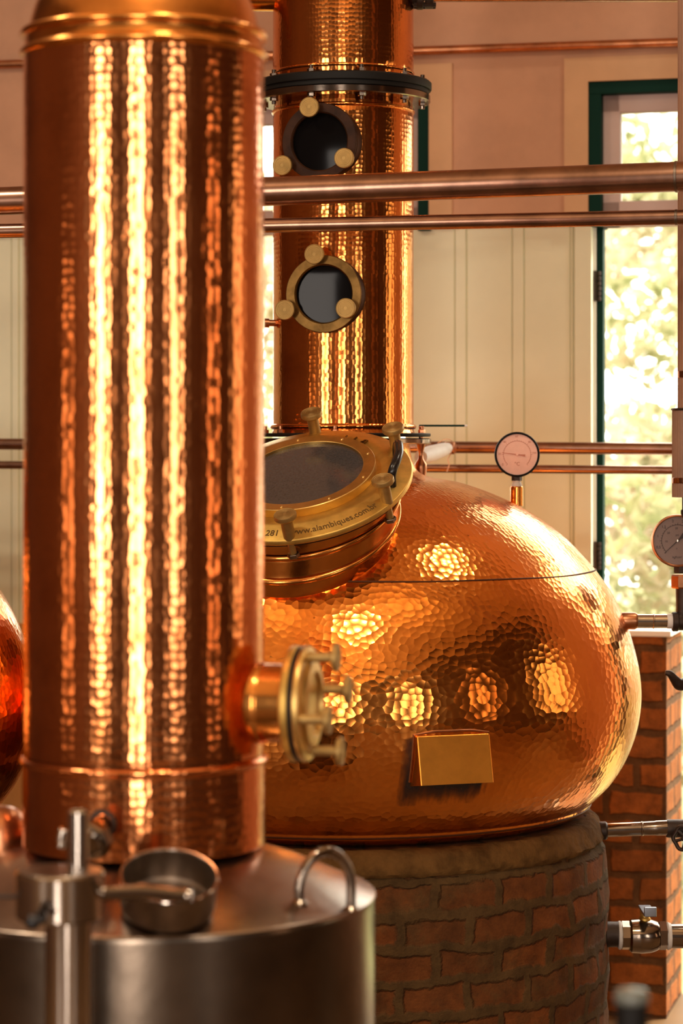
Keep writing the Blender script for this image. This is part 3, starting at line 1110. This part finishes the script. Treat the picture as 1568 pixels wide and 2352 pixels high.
# ------------------------------------------------------------------ near column and its steel tank
KC = 4.75 / FPX
zc = lambda y: zz(y, 4.75)
RC = 278 * KC
TANK_R, Z_SH, Z_CB = 532 * KC, zc(2050), zc(1938)
mC = Matrix.Translation((COLX, COLY, 0))
nc = thing('copper_column', (COLX, COLY, Z_CB), 'near hammered copper column with capped side port standing on the steel tank', 'still column')
zr = zc(1742)
shell = [(RC - 0.003, zc(1728))] + [(RC - 0.002, z) for z in np.linspace(zc(1700), zc(160), 10)] + [(RC - 0.002, zc(140))]
obj('shell', L(shell, mC, 200, rref=RC), M['column'], nc, sharp=60)
skirt = [(RC - 0.06, Z_CB), (RC - 0.004, Z_CB), (RC, Z_CB + 0.004), (RC, zr - 0.012), (RC + 0.001, zr - 0.006)] + bead(RC - 0.001, zr, 0.0065) + [(RC - 0.002, zr + 0.01)]
obj('skirt', L(skirt, mC, 200, rref=RC), M['column'], nc, sharp=60)
z1, z2 = zc(128), zc(84)
band_p = [(RC - 0.004, z1 - 0.014)] + bead(RC - 0.001, z1, 0.007) + [(RC - 0.003, z1 + 0.010), (RC - 0.005, z2 - 0.010)] + bead(RC - 0.003, z2, 0.008) + [(RC - 0.010, z2 + 0.009)]
obj('collar_band', L(band_p, mC, 200, rref=RC), M['copper'], nc, sharp=60)
dome = cat([Vector((RC - 0.012, z2 + 0.008, 0)), Vector((RC - 0.018, zc(40), 0)), Vector((RC - 0.030, zc(0), 0)), Vector((RC - 0.060, zc(-70), 0)), Vector((RC - 0.12, zc(-130), 0)), Vector((0.07, zc(-165), 0)), Vector((0.05, zc(-230), 0)), Vector((0.05, zc(-900), 0))], 5)
obj('dome', L([(v.x, v.y) for v in dome], mC, 160), M['copper'], nc, sharp=60)

# side port
aS = math.radians(12)
sx = Vector((math.cos(aS), -math.sin(aS), 0))
cz_ = zz(1617, 4.68)
mS = frame((COLX, COLY, cz_), sx, (0, 0, 1))
LF = 362 * KC / math.cos(aS)
port = obj('side_port', L([(0.079, RC - 0.022), (0.079, RC - 0.004), (0.0765, RC + 0.003), (0.0745, RC + 0.006), (0.0745, LF - 0.020)], mS, 72), M['copper'], nc)
obj('port_flange', L([(0.06, LF - 0.020), (0.100, LF - 0.022), (0.108, LF - 0.018), (0.1095, LF - 0.014), (0.1095, LF - 0.006), (0.108, LF - 0.004), (0.06, LF - 0.004)], mS, 80), M['brass'], port)
obj('gasket', L([(0.06, LF - 0.003), (0.1085, LF - 0.003), (0.1085, LF + 0.004), (0.06, LF + 0.004)], mS, 80), M['black'], port)
cap = obj('port_cover', L([(0, LF + 0.005), (0.108, LF + 0.005), (0.1095, LF + 0.008), (0.1095, LF + 0.013), (0.107, LF + 0.017), (0.088, LF + 0.019), (0.080, LF + 0.027), (0.062, LF + 0.029), (0.058, LF + 0.022), (0.0, LF + 0.021)], mS, 80), M['brass_polish'], port)
for a_deg in (12, 102, 192, 282):
    a = math.radians(a_deg)
    c = mS @ Vector((0.092 * math.cos(a), 0.092 * math.sin(a), LF + 0.010))
    knob(cap, c, sx, 0.0095, 0.056, 0.0265, 0.010, M['knob'])

# drain with union nut low on the front
aD = math.asin((262 - 331) / 278)
dn = Vector((math.sin(aD), -math.cos(aD), 0))
cD = Vector((COLX, COLY, zz(1892, 4.53))) + dn * (RC - 0.004)
mD = frame(cD, dn)
drain = obj('drain_collar', L([(0.018, 0.0), (0.026, 0.001), (0.0275, 0.005), (0.026, 0.009), (0.019, 0.010), (0.0175, 0.004)], mD, 36), M['iron'], nc)
pe = P(214, 1928, 4.43)
bm = bmesh.new()
tube(bm, cat([cD, cD + dn * 0.03, (cD + dn * 0.06) * 0.5 + pe * 0.5, pe], 5), 0.0165, 24)
obj('drain_pipe', bm, M['copper'], drain)
ax = (Vector((-0.35, -0.85, -0.25))).normalized()
mU = frame(pe, ax)
bm = bmesh.new()
hexprism(bm, 0.036, -0.012, 0.014, mU, 8)
lathe(bm, [(0.020, 0.014), (0.026, 0.014), (0.027, 0.02), (0.022, 0.024), (0.018, 0.018), (0, 0.016)], mU, 28)
nut = obj('union_nut', bm, M['steel'], drain, smooth=False)
bm = bmesh.new()
tube(bm, [pe + ax * 0.01 + Vector((-0.01, 0, 0.004)), P(150, 1915, 4.40)], 0.008, 14)
lathe(bm, solid(0.012, -0.012, 0.012, 0.003), frame(P(146, 1918, 4.40), (0.2, 0, 1)), 20)
lathe(bm, solid(0.010, -0.006, 0.006, 0.002), frame(P(143, 1940, 4.40), (0.2, 0, 1)), 20)
obj('drain_handle', bm, M['chrome'], nut)

# steel tank
tank = thing('steel_tank', (COLX, COLY, 0), 'round stainless steel tank with a sloping lid and arched handle under the near column', 'tank')
slope = (Z_CB - Z_SH) / (TANK_R - RC)
cone_z = lambda r: Z_SH + (TANK_R - r) * slope
bm = L([(0, 0.0), (TANK_R - 0.01, 0.0), (TANK_R - 0.002, 0.01), (TANK_R - 0.002, Z_SH - 0.012), (TANK_R - 0.004, Z_SH - 0.004)], mC, 160)
obj('wall', bm, M['tank_steel'], tank)
bm = L([(TANK_R - 0.004, Z_SH - 0.004), (TANK_R, Z_SH - 0.001), (TANK_R - 0.003, Z_SH + 0.003), (TANK_R * 0.9, cone_z(TANK_R * 0.9)), (TANK_R * 0.7, cone_z(TANK_R * 0.7)), (RC - 0.03, cone_z(RC - 0.004) - 0.003), (RC - 0.07, cone_z(RC) - 0.01)], mC, 160)
lid = obj('lid', bm, M['lid_steel'], tank)


def on_lid(ang, r, lift=0.0):
    """ang from the camera side, + to the right."""
    return Vector((COLX + r * math.sin(ang), COLY - r * math.cos(ang), cone_z(r) + lift))


hA = on_lid(math.radians(51.5), 0.385)
hB = on_lid(math.radians(65), TANK_R - 0.008)
up = Vector((0, 0, 1))
hz = 0.088
hpts = [hA, hA + up * 0.03, hA.lerp(hB, 0.10) + up * 0.062, hA.lerp(hB, 0.30) + up * 0.088, hA.lerp(hB, 0.52) + up * 0.099, hA.lerp(hB, 0.74) + up * 0.096, hA.lerp(hB, 0.91) + up * 0.079, hB + up * 0.05, hB]
bm = bmesh.new()
tube(bm, cat(hpts, 6), 0.0092, 20)
for q in (hA, hB):
    lathe(bm, [(0.0092, 0.008), (0.013, 0.004), (0.016, 0.0)], frame(q - up * 0.003, up), 20)
obj('lid_handle', bm, M['steel'], tank)
# copper filler dome on the far left of the lid
fd = on_lid(math.radians(-118), 0.335)
bm = L([(0.0, 0.075), (0.02, 0.074), (0.038, 0.066), (0.051, 0.048), (0.057, 0.025), (0.060, 0.0), (0.060, -0.05)], frame(fd + up * 0.02, up), 48)
dome_o = obj('filler_dome', bm, M['copper_dull'], tank, label='red copper dome')
obj('dome_ring', L([(0.058, -0.03), (0.072, -0.03), (0.074, -0.024), (0.072, -0.012), (0.060, -0.008)], frame(fd + up * 0.02, up), 48), M['steel'], dome_o)

# ------------------------------------------------------------------ steel pan on the sloping lid
pa = math.radians(11)
pr_ = 0.365
base = on_lid(pa, pr_, 0.002)
cn = Vector((math.sin(pa) * slope, -math.cos(pa) * slope, 1)).normalized()
mPan = frame(base + cn * 0.002, cn)
pan = thing('steel_pan', base, 'small round dark steel pan resting on the sloping tank lid', 'pan')
obj('bowl', L([(0, 0.0), (0.078, 0.0), (0.083, 0.004), (0.0845, 0.010), (0.0845, 0.062), (0.0855, 0.064), (0.0850, 0.0655), (0.0825, 0.0645), (0.0820, 0.058), (0.0815, 0.010), (0.076, 0.004), (0, 0.003)], mPan, 80), M['steel_dark'], pan)
obj('rim', L([(0.0826, 0.0640), (0.0838, 0.0672), (0.0858, 0.0676), (0.0866, 0.0660), (0.0858, 0.0636)], mPan, 80), M['chrome'], pan)

# ------------------------------------------------------------------ spirit parrot in the left foreground
YP = 4.14
KP = YP / FPX
par = thing('spirit_parrot', (P(157, 2352, YP).x, YP, 0.0), 'steel spirit parrot with tall stem and long spout in front of the tank', 'spirit parrot')
mp = lambda x: Matrix.Translation((P(x, 0, YP).x, YP, 0))
zP = lambda y: zz(y, YP)
obj('stem', L([(0, 0.02), (0.10, 0.02), (0.10, 0.03), (54 * KP, 0.05), (54 * KP, zP(2104)), (0, zP(2104))], mp(157), 56), M['chrome'], par)
obj('foot', L([(0, 0.0), (0.12, 0.0), (0.122, 0.006), (0.118, 0.016), (0.05, 0.024), (0, 0.024)], mp(157), 56), M['steel'], par)
cup = obj('cup', L([(0, zP(2108)), (96 * KP, zP(2108)), (101 * KP, zP(2103)), (101 * KP, zP(2008)), (103 * KP, zP(2004)), (101 * KP, zP(2000)), (97 * KP, zP(2002)), (96 * KP, zP(2010)), (96 * KP, zP(2050)), (0, zP(2052))], mp(138), 72), M['chrome'], par)
obj('cup_lid', L([(0, zP(2003)), (94 * KP, zP(2003)), (97 * KP, zP(2000)), (95 * KP, zP(1998)), (0, zP(1997))], mp(138), 72), M['steel_dark'], cup, label='dark recessed lid')
obj('upper_tube', L([(0, zP(2000)), (24 * KP, zP(2000)), (24 * KP, zP(1864)), (22 * KP, zP(1862)), (20 * KP, zP(1864)), (20 * KP, zP(1900)), (0, zP(1900))], mp(179), 40), M['chrome'], par)
bm = bmesh.new()
a_, b_ = P(232, 2050, YP), P(440, 2057, YP - 0.02)
tube(bm, cat([a_, a_.lerp(b_, 0.15), a_.lerp(b_, 0.5) + up * 0.004, a_.lerp(b_, 0.85), b_], 5), [x * KP for x in np.interp(np.linspace(0, 1, 21), [0, 0.1, 0.6, 0.9, 1.0], [17, 18, 16, 17.5, 15])], 28)
sp = obj('spout', bm, M['steel'], par)
obj('spout_collar', L(solid(30 * KP, 0, 10 * KP, 0.002), frame(P(226, 2050, YP), (1, 0, 0)), 32), M['chrome'], sp)
bm = bmesh.new()
bmesh.ops.create_uvsphere(bm, u_segments=28, v_segments=16, radius=18 * KP, matrix=Matrix.Translation(P(75, 2117, YP - 0.085)))
vk = obj('valve_knob', bm, M['black_gloss'], par, label='glossy black ball knob')
bm = bmesh.new()
tube(bm, cat([P(75, 2112, YP - 0.085), P(92, 2090, YP - 0.08), P(104, 2072, YP - 0.072), P(125, 2076, YP - 0.07)], 4), 5.5 * KP, 12)
tube(bm, [P(98, 2076, YP - 0.06), P(112, 2090, YP - 0.075), P(126, 2094, YP - 0.07)], 9 * KP, 12)
obj('valve_lever', bm, M['iron'], vk)
bm = bmesh.new()
tube(bm, [P(40, 2060, YP), P(-60, 2057, YP)], 5 * KP, 12)
obj('side_rod', bm, M['iron'], par)

# ------------------------------------------------------------------ gauges
def gauge(name, c, R, n, dial_mat, bezel_mat, label, needle_deg, ink, stem_fn, marks=None, depth=0.03, tail=0.45, tail_w=0.055):
    m = frame(c, n, (1, 0, 0))
    t = thing(name, c, label, 'gauge')
    k = R
    obj('case', L([(0, -depth), (k * 0.85, -depth), (k * 0.95, -depth + 0.004), (k * 0.965, 0.0), (k * 0.965, 0.004)], m, 72), bezel_mat, t)
    obj('bezel', L([(k * 0.965, -0.002), (k, 0.0), (k * 1.0, 0.006), (k * 0.98, 0.010), (k * 0.935, 0.011), (k * 0.905, 0.009), (k * 0.90, 0.002)], m, 80), bezel_mat, t)
    obj('dial', L([(0, 0.004), (k * 0.9, 0.004), (k * 0.9, 0.001), (0, 0.001)], m, 64), dial_mat, t)
    a = math.radians(needle_deg)
    bm = bmesh.new()
    e = Vector((math.cos(a), math.sin(a), 0))
    q = Vector((-e.y, e.x, 0))
    zoff = Vector((0, 0, 0.006))
    pts = [e * k * 0.68 + q * k * 0.008, e * k * 0.68 - q * k * 0.008, -q * k * 0.020, -e * k * tail * 0.55 - q * k * tail_w * 0.55, -e * k * tail - q * k * tail_w, -e * k * tail + q * k * tail_w, -e * k * tail * 0.55 + q * k * tail_w * 0.55, q * k * 0.020]
    vs_ = [bm.verts.new(m @ (p + zoff)) for p in pts]
    f = bm.faces.new(vs_)
    ex = bmesh.ops.extrude_face_region(bm, geom=[f])
    bmesh.ops.translate(bm, verts=[v for v in ex['geom'] if isinstance(v, bmesh.types.BMVert)], vec=Vector(n).normalized() * 0.0008)
    bmesh.ops.recalc_face_normals(bm, faces=bm.faces)
    nd = obj('needle', bm, ink, t, smooth=False)
    obj('needle_hub', L([(0, 0.009), (k * 0.05, 0.0085), (k * 0.06, 0.007), (k * 0.06, 0.004)], m, 20), M['steel'] if bezel_mat is not M['black_rim'] else M['dial_pink'], nd)
    if marks:
        for body, ang, rad, size in marks:
            a2 = math.radians(ang)
            px_, py_ = rad * k * math.cos(a2), rad * k * math.sin(a2)
            tm = text_mesh(body, size * k, 0.0002, lambda x, y, z: m @ Vector((px_ + x, py_ + y, 0.0042 + z)))
            obj('dial_lettering', tm, ink, t, smooth=False)
        bm = bmesh.new()
        ring = [m @ Vector((k * 0.60 * math.cos(math.radians(t_)), k * 0.60 * math.sin(math.radians(t_)), 0.0043)) for t_ in range(-45, 226, 6)]
        tube(bm, ring, k * 0.009, 6)
        for t_ in range(-45, 226, 9):
            r0, r1 = (0.60, 0.68) if (t_ + 45) % 45 == 0 else (0.60, 0.64)
            a2 = math.radians(t_)
            tube(bm, [m @ Vector((k * r0 * math.cos(a2), k * r0 * math.sin(a2), 0.0043)), m @ Vector((k * r1 * math.cos(a2), k * r1 * math.sin(a2), 0.0043))], k * 0.008, 6)
        obj('dial_scale', bm, ink, t, smooth=False)
    stem_fn(t, m)
    return t


gc = P(1187, 1044, 7.53)
GK = 7.53 / FPX


def stem1(t, m):
    x, y = gc.x, gc.y + 0.012
    mm_ = Matrix.Translation((x, y, 0))
    z = lambda py: zz(py, 7.53)
    zs_ = pot_z(math.hypot(x - POTX, y - POTY)) - 0.002
    st = obj('stem', L([(0, zs_), (15 * GK, zs_), (15 * GK, z(1120)), (13 * GK, z(1117)), (0, z(1117))], mm_, 32), M['copper'], t)
    obj('stem_collar', L([(13 * GK, z(1118)), (12 * GK, z(1114)), (9.5 * GK, z(1108)), (11 * GK, z(1104)), (0, z(1103))], mm_, 32), M['tape'], st)
    bm = bmesh.new()
    hexprism(bm, 12 * GK, z(1105), z(1091), mm_)
    obj('stem_nut', bm, M['iron'], st, smooth=False)


gauge('dial_thermometer', gc, 52 * GK, (0, -1, 0.0), M['dial_pink'], M['black_rim'], 'pink faced dial thermometer with black rim on a copper stem atop the pot still', 173, M['ink_pink'], stem1,
      marks=[('0', 215, 0.78, 0.16), ('20', 178, 0.78, 0.13), ('40', 135, 0.78, 0.13), ('60', 92, 0.80, 0.13), ('80', 45, 0.78, 0.13), ('100', 5, 0.76, 0.13), ('°C', 270, 0.42, 0.22)], tail=0.36, tail_w=0.05)
# a sliver of polished light steel on the bezel edge is left to the lights

YG = 7.4
GK2 = YG / FPX
gc2 = P(1556, 1242, YG)
zG = lambda y: zz(y, YG)


def stem2(t, m):
    mm_ = Matrix.Translation((gc2.x + 0.016, gc2.y + 0.012, 0))
    bm = bmesh.new()
    hexprism(bm, 20 * GK2, zG(1317), zG(1300), mm_)
    st = obj('stem_nut', bm, M['iron'], t, smooth=False)
    bm = bmesh.new()
    hexprism(bm, 26 * GK2, zG(1352), zG(1320), mm_)
    obj('hex_union', bm, M['copper_dull'], st, smooth=False)
    obj('stem', L([(0, zG(1408)), (15 * GK2, zG(1408)), (16 * GK2, zG(1352)), (0, zG(1350))], mm_, 28), M['iron'], st)


gauge('pressure_gauge', gc2, 61 * GK2, (-0.12, -1, 0.0), M['dial_grey'], M['copper_dull'], 'grey faced pressure gauge in a copper bezel on the pipe at the right edge', 223, M['ink'], stem2,
      marks=[('0,5', 199, 0.76, 0.14), ('1', 167, 0.76, 0.14), ('1,5', 135, 0.74, 0.14), ('2', 104, 0.76, 0.14), ('2,5', 72, 0.76, 0.14), ('3', 38, 0.76, 0.14), ('10', 184, 0.43, 0.11), ('20', 140, 0.45, 0.11), ('30', 96, 0.47, 0.11), ('psi', 95, 0.22, 0.11), ('0', 262, 0.30, 0.08), ('kgf/cm²', 268, 0.62, 0.12)], tail=0.34, tail_w=0.10)

# ------------------------------------------------------------------ pipework right of the pot
up_pipe = thing('pipe_fitting', P(1435, 1426, YG), 'threaded steel pipe with copper socket leaving the upper right of the pot still', 'pipe fitting')
mH = lambda x, y, Y=YG: frame(P(x, y, Y), (1, 0, 0), (0, 0, 1))
g = GK2
obj('socket', L([(0, -9 * g), (18 * g, -9 * g), (20 * g, 0), (20 * g, 25 * g), (17 * g, 31 * g), (0, 31 * g)], mH(1432, 1426), 32), M['copper_dull'], up_pipe)
obj('nipple', L([(0, 0), (16 * g, 0), (16 * g, 38 * g), (17.5 * g, 39 * g), (17.5 * g, 41 * g), (16 * g, 42 * g), (16 * g, 72 * g), (0, 72 * g)], mH(1460, 1427), 32), M['chrome'], up_pipe)
obj('thread_tape', L([(16 * g, 0), (17 * g, 1 * g), (17.5 * g, 8 * g), (17 * g, 13 * g), (0, 14 * g)], mH(1531, 1427), 32), M['tape'], up_pipe)
bm = bmesh.new()
lathe(bm, [(0, 0), (21 * g, 0), (22.5 * g, 2 * g), (22.5 * g, 12 * g), (20 * g, 15 * g), (20 * g, 68 * g), (0, 68 * g)], mH(1543, 1428), 32)
lathe(bm, [(20 * g, zG(1428)), (20 * g, zG(1408)), (0, zG(1406))], Matrix.Translation((gc2.x + 0.016, gc2.y + 0.012, 0)), 28)
obj('tee', bm, M['iron'], up_pipe)

low_pipe = thing('pipe_fitting', P(1360, 1905, YG), 'steel pipe with black socket at the pot still foot, just above its plinth', 'pipe fitting')
obj('socket', L([(0, -12 * g), (20 * g, -12 * g), (21 * g, 0), (21 * g, 24 * g), (18 * g, 28 * g), (0, 28 * g)], mH(1366, 1908), 32), M['iron'], low_pipe)
bm = bmesh.new()
lathe(bm, [(0, 0), (16 * g, 0), (16 * g, 80 * g), (17 * g, 81 * g), (17 * g, 84 * g), (16 * g, 85 * g), (16.5 * g, 112 * g), (17.5 * g, 116 * g), (17.5 * g, 140 * g), (0, 140 * g)], frame(P(1391, 1907, YG), (1, -0.02, 0.045), (0, 0, 1)), 32)
obj('pipe', bm, M['steel'], low_pipe)
bm = bmesh.new()
lathe(bm, [(0, 0), (20 * g, 0), (21 * g, 3 * g), (21 * g, 81 * g), (0, 81 * g)], mH(1530, 1903), 32)
obj('elbow', bm, M['iron'], low_pipe)
bm = bmesh.new()
cw = P(1574, 1925, YG - 0.06)
mw_ = frame(cw, (-0.3, -1, 0.1))
rim = [mw_ @ Vector((0.035 * math.cos(2 * PI * k / 36) * (1 + 0.06 * math.cos(6 * 2 * PI * k / 36)), 0.035 * math.sin(2 * PI * k / 36) * (1 + 0.06 * math.cos(6 * 2 * PI * k / 36)), 0)) for k in range(37)]
tube(bm, rim, 0.006, 10, caps=False)
for k in range(3):
    a = PI * k / 3 + 0.3
    tube(bm, [mw_ @ Vector((0.035 * math.cos(a), 0.035 * math.sin(a), 0)), mw_ @ Vector((-0.035 * math.cos(a), -0.035 * math.sin(a), 0))], 0.005, 8)
lathe(bm, solid(0.012, -0.06, 0.008, 0.003), mw_, 20)
obj('hand_wheel', bm, M['iron'], low_pipe, label='black iron hand wheel')

ball = thing('ball_valve', P(1470, 2150, YG), 'nickel ball valve with blue grey lever on the pipe beside the brick plinth', 'valve')
yb = 2150
obj('pipe', L([(0, 0), (29 * g, 0), (29 * g, 32 * g), (0, 32 * g)], mH(1390, yb - 4), 32), M['iron'], ball)
obj('thread_tape', L([(29 * g, 0), (32 * g, 2 * g), (33 * g, 6 * g), (30 * g, 9 * g), (0, 9 * g)], mH(1418, yb - 2), 32), M['tape'], ball)
bm = bmesh.new()
hexprism(bm, 33 * g, 0, 20 * g, mH(1426, yb - 2), 8, 0.08)
lathe(bm, [(0, 0), (33 * g, 0), (38 * g, 5 * g), (39 * g, 20 * g), (40 * g, 28 * g), (38 * g, 50 * g), (33 * g, 64 * g), (30 * g, 68 * g), (0, 68 * g)], mH(1444, yb), 40)
hexprism(bm, 33 * g, 0, 19 * g, mH(1512, yb - 1), 6, 0.08)
body = obj('body', bm, M['steel'], ball, sharp=28)
obj('thread_tape', L([(0, 0), (29 * g, 0), (32 * g, 3 * g), (29 * g, 10 * g), (0, 10 * g)], mH(1530, yb), 32), M['tape'], ball)
obj('pipe', L([(0, 0), (28 * g, 0), (28 * g, 71 * g), (0, 71 * g)], mH(1540, yb), 32), M['steel'], ball)
mv = Matrix.Translation((P(1480, 0, YG).x, YG, 0))
obj('valve_stem', L([(15 * g, zG(2122)), (14 * g, zG(2110)), (11 * g, zG(2106)), (11 * g, zG(2086)), (0, zG(2084))], mv, 24), M['brass'], ball)
bm = bmesh.new()
x0 = P(1466, 0, YG).x
box(bm, (x0, YG - 0.14, zG(2086)), (x0 + 28 * g, YG + 0.012, zG(2080)), Matrix(), 0.002)
box(bm, (x0, YG - 0.142, zG(2086)), (x0 + 28 * g, YG - 0.128, zG(2064)), Matrix(), 0.003)
lv = obj('lever', bm, plain('blue_grey_lever', (0.30, 0.33, 0.38), 0.3, 0.8), ball, label='blue grey lever')

# standpipe just outside the picture that carries the tees, with its curved lever reaching in
st = thing('standpipe', (P(1626, 0, YG).x, YG, 0), 'iron standpipe with a curved dark lever at the right edge by the brick parapet', 'pipe')
obj('pipe', L([(0, 0), (22 * g, 0), (22 * g, zG(1400)), (0, zG(1400))], Matrix.Translation((P(1634, 0, YG).x, YG, 0)), 28), M['iron'], st)
bm = bmesh.new()
pts = [P(1527, 1545, YG - 0.10), P(1538, 1548, YG - 0.10), P(1549, 1561, YG - 0.09), P(1560, 1572, YG - 0.08), P(1580, 1570, YG - 0.06), P(1612, 1566, YG - 0.02), P(1632, 1566, YG)]
tube(bm, cat(pts, 4), [x * g for x in np.interp(np.linspace(0, 1, 25), [0, 0.1, 0.3, 0.5, 1], [5, 7, 10, 14, 14])], 16)
obj('lever', bm, M['iron'], st)

# ------------------------------------------------------------------ valve with green lever behind the column flange
vl = thing('lever_valve', P(965, 1050, 7.62), 'small copper valve with a long dark green lever behind the column flange', 'valve')
vk_ = 7.62 / FPX
mvv = Matrix.Translation((P(966, 0, 7.62).x, 7.62, 0))
z_ = lambda y: zz(y, 7.62)
obj('body', L([(0, z_(1104)), (12 * vk_, z_(1104)), (14 * vk_, z_(1076)), (14 * vk_, z_(1066)), (6 * vk_, z_(1054)), (5 * vk_, z_(1042)), (8 * vk_, z_(1030)), (11 * vk_, z_(1020)), (11 * vk_, z_(1016)), (5 * vk_, z_(1015)), (5 * vk_, z_(978)), (0, z_(977))], mvv, 28), M['copper_dull'], vl)
bm = bmesh.new()
box(bm, (P(962, 0, 7.62).x, 7.612, z_(980)), (P(1066, 0, 7.62).x, 7.632, z_(975.5)), Matrix(), 0.001)
obj('lever', bm, M['green'], vl, label='dark green lever')
obj('lever_tip', B((P(1066, 0, 7.62).x, 7.611, z_(980.5)), (P(1073, 0, 7.62).x, 7.633, z_(975)), Matrix(), 0.002), M['white'], vl, label='white lever tip')

# ------------------------------------------------------------------ straight pipes
def run(name, a, b, d, rpx, mat, label, x0, x1, joints=()):
    """Copper pipe through two picture points on the plane d of the building frame, from column x0 to x1."""
    def at(x):
        y = a[1] + (b[1] - a[1]) * (x - a[0]) / (b[0] - a[0])
        s, z = Wp(x, y, d)
        return MW @ Vector((s, d, z))
    p0, p1 = at(x0), at(x1)
    mid = at((a[0] + b[0]) / 2)
    r = rpx * mid.y / FPX
    t = thing(name, p0.lerp(p1, 0.5), label, 'pipe')
    bm = bmesh.new()
    tube(bm, [p0.lerp(p1, k / 12) for k in range(13)], r, 36)
    obj('pipe', bm, mat, t)
    for x in joints:
        q = at(x)
        bm = bmesh.new()
        lathe(bm, [(r * 0.99, -0.004), (r * 1.05, -0.003), (r * 1.05, 0.003), (r * 0.99, 0.004)], frame(q, (p1 - p0)), 36)
        obj('solder_joint', bm, M['steel_dark'], t)
    return t


run('copper_pipe', (25, 461), (1555, 406), -2.3, 33.5, M['pipe'], 'thick brown copper pipe crossing the far column below its upper sight glass', -420, 1690, (1553,))
run('copper_pipe', (25, 530), (1555, 499), -2.3, 17, M['pipe'], 'slim brown copper pipe running just under the thick pipe across the far column', -420, 1690, (1553,))
run('copper_pipe', (20, 1020), (1540, 1031), -0.5, 13.5, M['pipe'], 'copper pipe along the boarded wall, upper of the low pair behind the thermometer', -420, 1700)
run('copper_pipe', (20, 1068), (1540, 1080), -0.5, 9.5, M['pipe'], 'thin copper pipe along the boarded wall, lower of the low pair behind the thermometer', -420, 1700)
run('conduit', (25, 147), (1560, 97), -0.025, 10, M['copper_dull'], 'rusty conduit fixed high on the pink plaster wall', -420, 1800)

# white taped joint on the low pipe, with loose wire
tp = thing('taped_joint', P(1000, 1045, 8.2), 'white taped pipe joint with loose wire beside the column flange', 'pipe joint')
q0, q1 = P(966, 1050, 7.95), P(1030, 1029, 8.33)
bm = bmesh.new()
tube(bm, cat([q0, q0.lerp(q1, 0.3), q0.lerp(q1, 0.65), q1], 5), [x * 8.2 / FPX for x in np.interp(np.linspace(0, 1, 16), [0, 0.3, 0.8, 1], [15, 19, 16, 12])], 24)
obj('taped_sleeve', bm, M['tape'], tp)
obj('joint_collar', L(solid(0.021, -0.012, 0.022, 0.003), frame(q1, (CT, -ST, 0)), 24), M['copper_dull'], tp)
bm = bmesh.new()
tube(bm, cat([P(1004, 1018, 8.1), P(1022, 1009, 8.15), P(1036, 1012, 8.2), P(1041, 1026, 8.25), P(1034, 1044, 8.28), P(1028, 1055, 8.28), P(1031, 1068, 8.28), P(1026, 1084, 8.28)], 5), 0.0014, 6)
obj('wire', bm, M['copper_dull'], tp)

# vertical pipe at the right edge, in a ribbed sleeve
YV = 6.62
vkk = YV / FPX
vp = thing('vertical_pipe', (P(1590, 0, YV).x, YV, zz(1190, YV)), 'brown vertical pipe with a ribbed sleeve hanging at the right edge', 'pipe')
mvp = Matrix.Translation((P(1590, 0, YV).x, YV, 0))


def ribbed(bm, r, z0, z1, n, amp):
    lathe(bm, [(0, z0), (r, z0), (r, z1), (0, z1)], mvp, n)
    for v in bm.verts:
        d = Vector((v.co.x - mvp.translation.x, v.co.y - YV, 0))
        if d.length > r * 0.5:
            k = round(math.atan2(d.y, d.x) / (2 * PI / n))
            if k % 2: v.co -= d.normalized() * amp
    return bm


bm = ribbed(bmesh.new(), 34 * vkk, zz(945, YV), Z_CEIL, 80, 0.0014)
obj('pipe', bm, plain('brown_insulation', (0.40, 0.21, 0.13), 0.55, 0.0, 0.25, 8.0), vp, smooth=False)
bm = ribbed(bmesh.new(), 47 * vkk, zz(1142, YV), zz(940, YV), 110, 0.0016)
sl = obj('ribbed_sleeve', bm, plain('brown_sleeve', (0.36, 0.20, 0.13), 0.5, 0.0, 0.25, 10.0), vp, smooth=False)
obj('sleeve_rim', L([(47 * vkk, zz(943, YV)), (50 * vkk, zz(941, YV)), (48 * vkk, zz(938, YV)), (34 * vkk, zz(937, YV))], mvp, 64), M['iron'], sl)
obj('sleeve_clip', L([(47 * vkk, zz(1110, YV)), (48 * vkk, zz(1109, YV)), (48 * vkk, zz(1098, YV)), (47 * vkk, zz(1097, YV))], mvp, 64), M['pipe'], sl)
obj('pipe_clip', L([(34 * vkk, zz(868, YV)), (35.5 * vkk, zz(867, YV)), (35.5 * vkk, zz(853, YV)), (34 * vkk, zz(852, YV))], mvp, 64), M['pipe'], vp)
obj('tail_tube', L([(0, zz(1190, YV)), (24 * vkk, zz(1190, YV)), (27 * vkk, zz(1180, YV)), (27 * vkk, zz(1172, YV)), (24 * vkk, zz(1170, YV)), (24 * vkk, zz(1140, YV)), (0, zz(1140, YV))], mvp, 36), M['black'], vp)

# ------------------------------------------------------------------ black capped post, nearest the camera
YB = 3.3
bk_ = YB / FPX
bp = thing('post', (P(1450, 0, YB).x, YB, 0), 'black post with a glossy grey top, close to the camera at bottom right', 'post')
mb = Matrix.Translation((P(1450, 0, YB).x, YB, 0))
zB = lambda y: zz(y, YB)
obj('shaft', L([(0, 0), (0.10, 0), (0.10, 0.012), (38 * bk_, 0.02), (38 * bk_, zB(2300)), (0, zB(2300))], mb, 40), M['black'], bp)
obj('cap', L([(38 * bk_, zB(2302)), (40 * bk_, zB(2298)), (40 * bk_, zB(2285)), (36 * bk_, zB(2276)), (30 * bk_, zB(2272)), (0, zB(2271))], mb, 40), plain('grey_gloss_cap', (0.14, 0.15, 0.13), 0.2), bp, label='glossy grey cap')
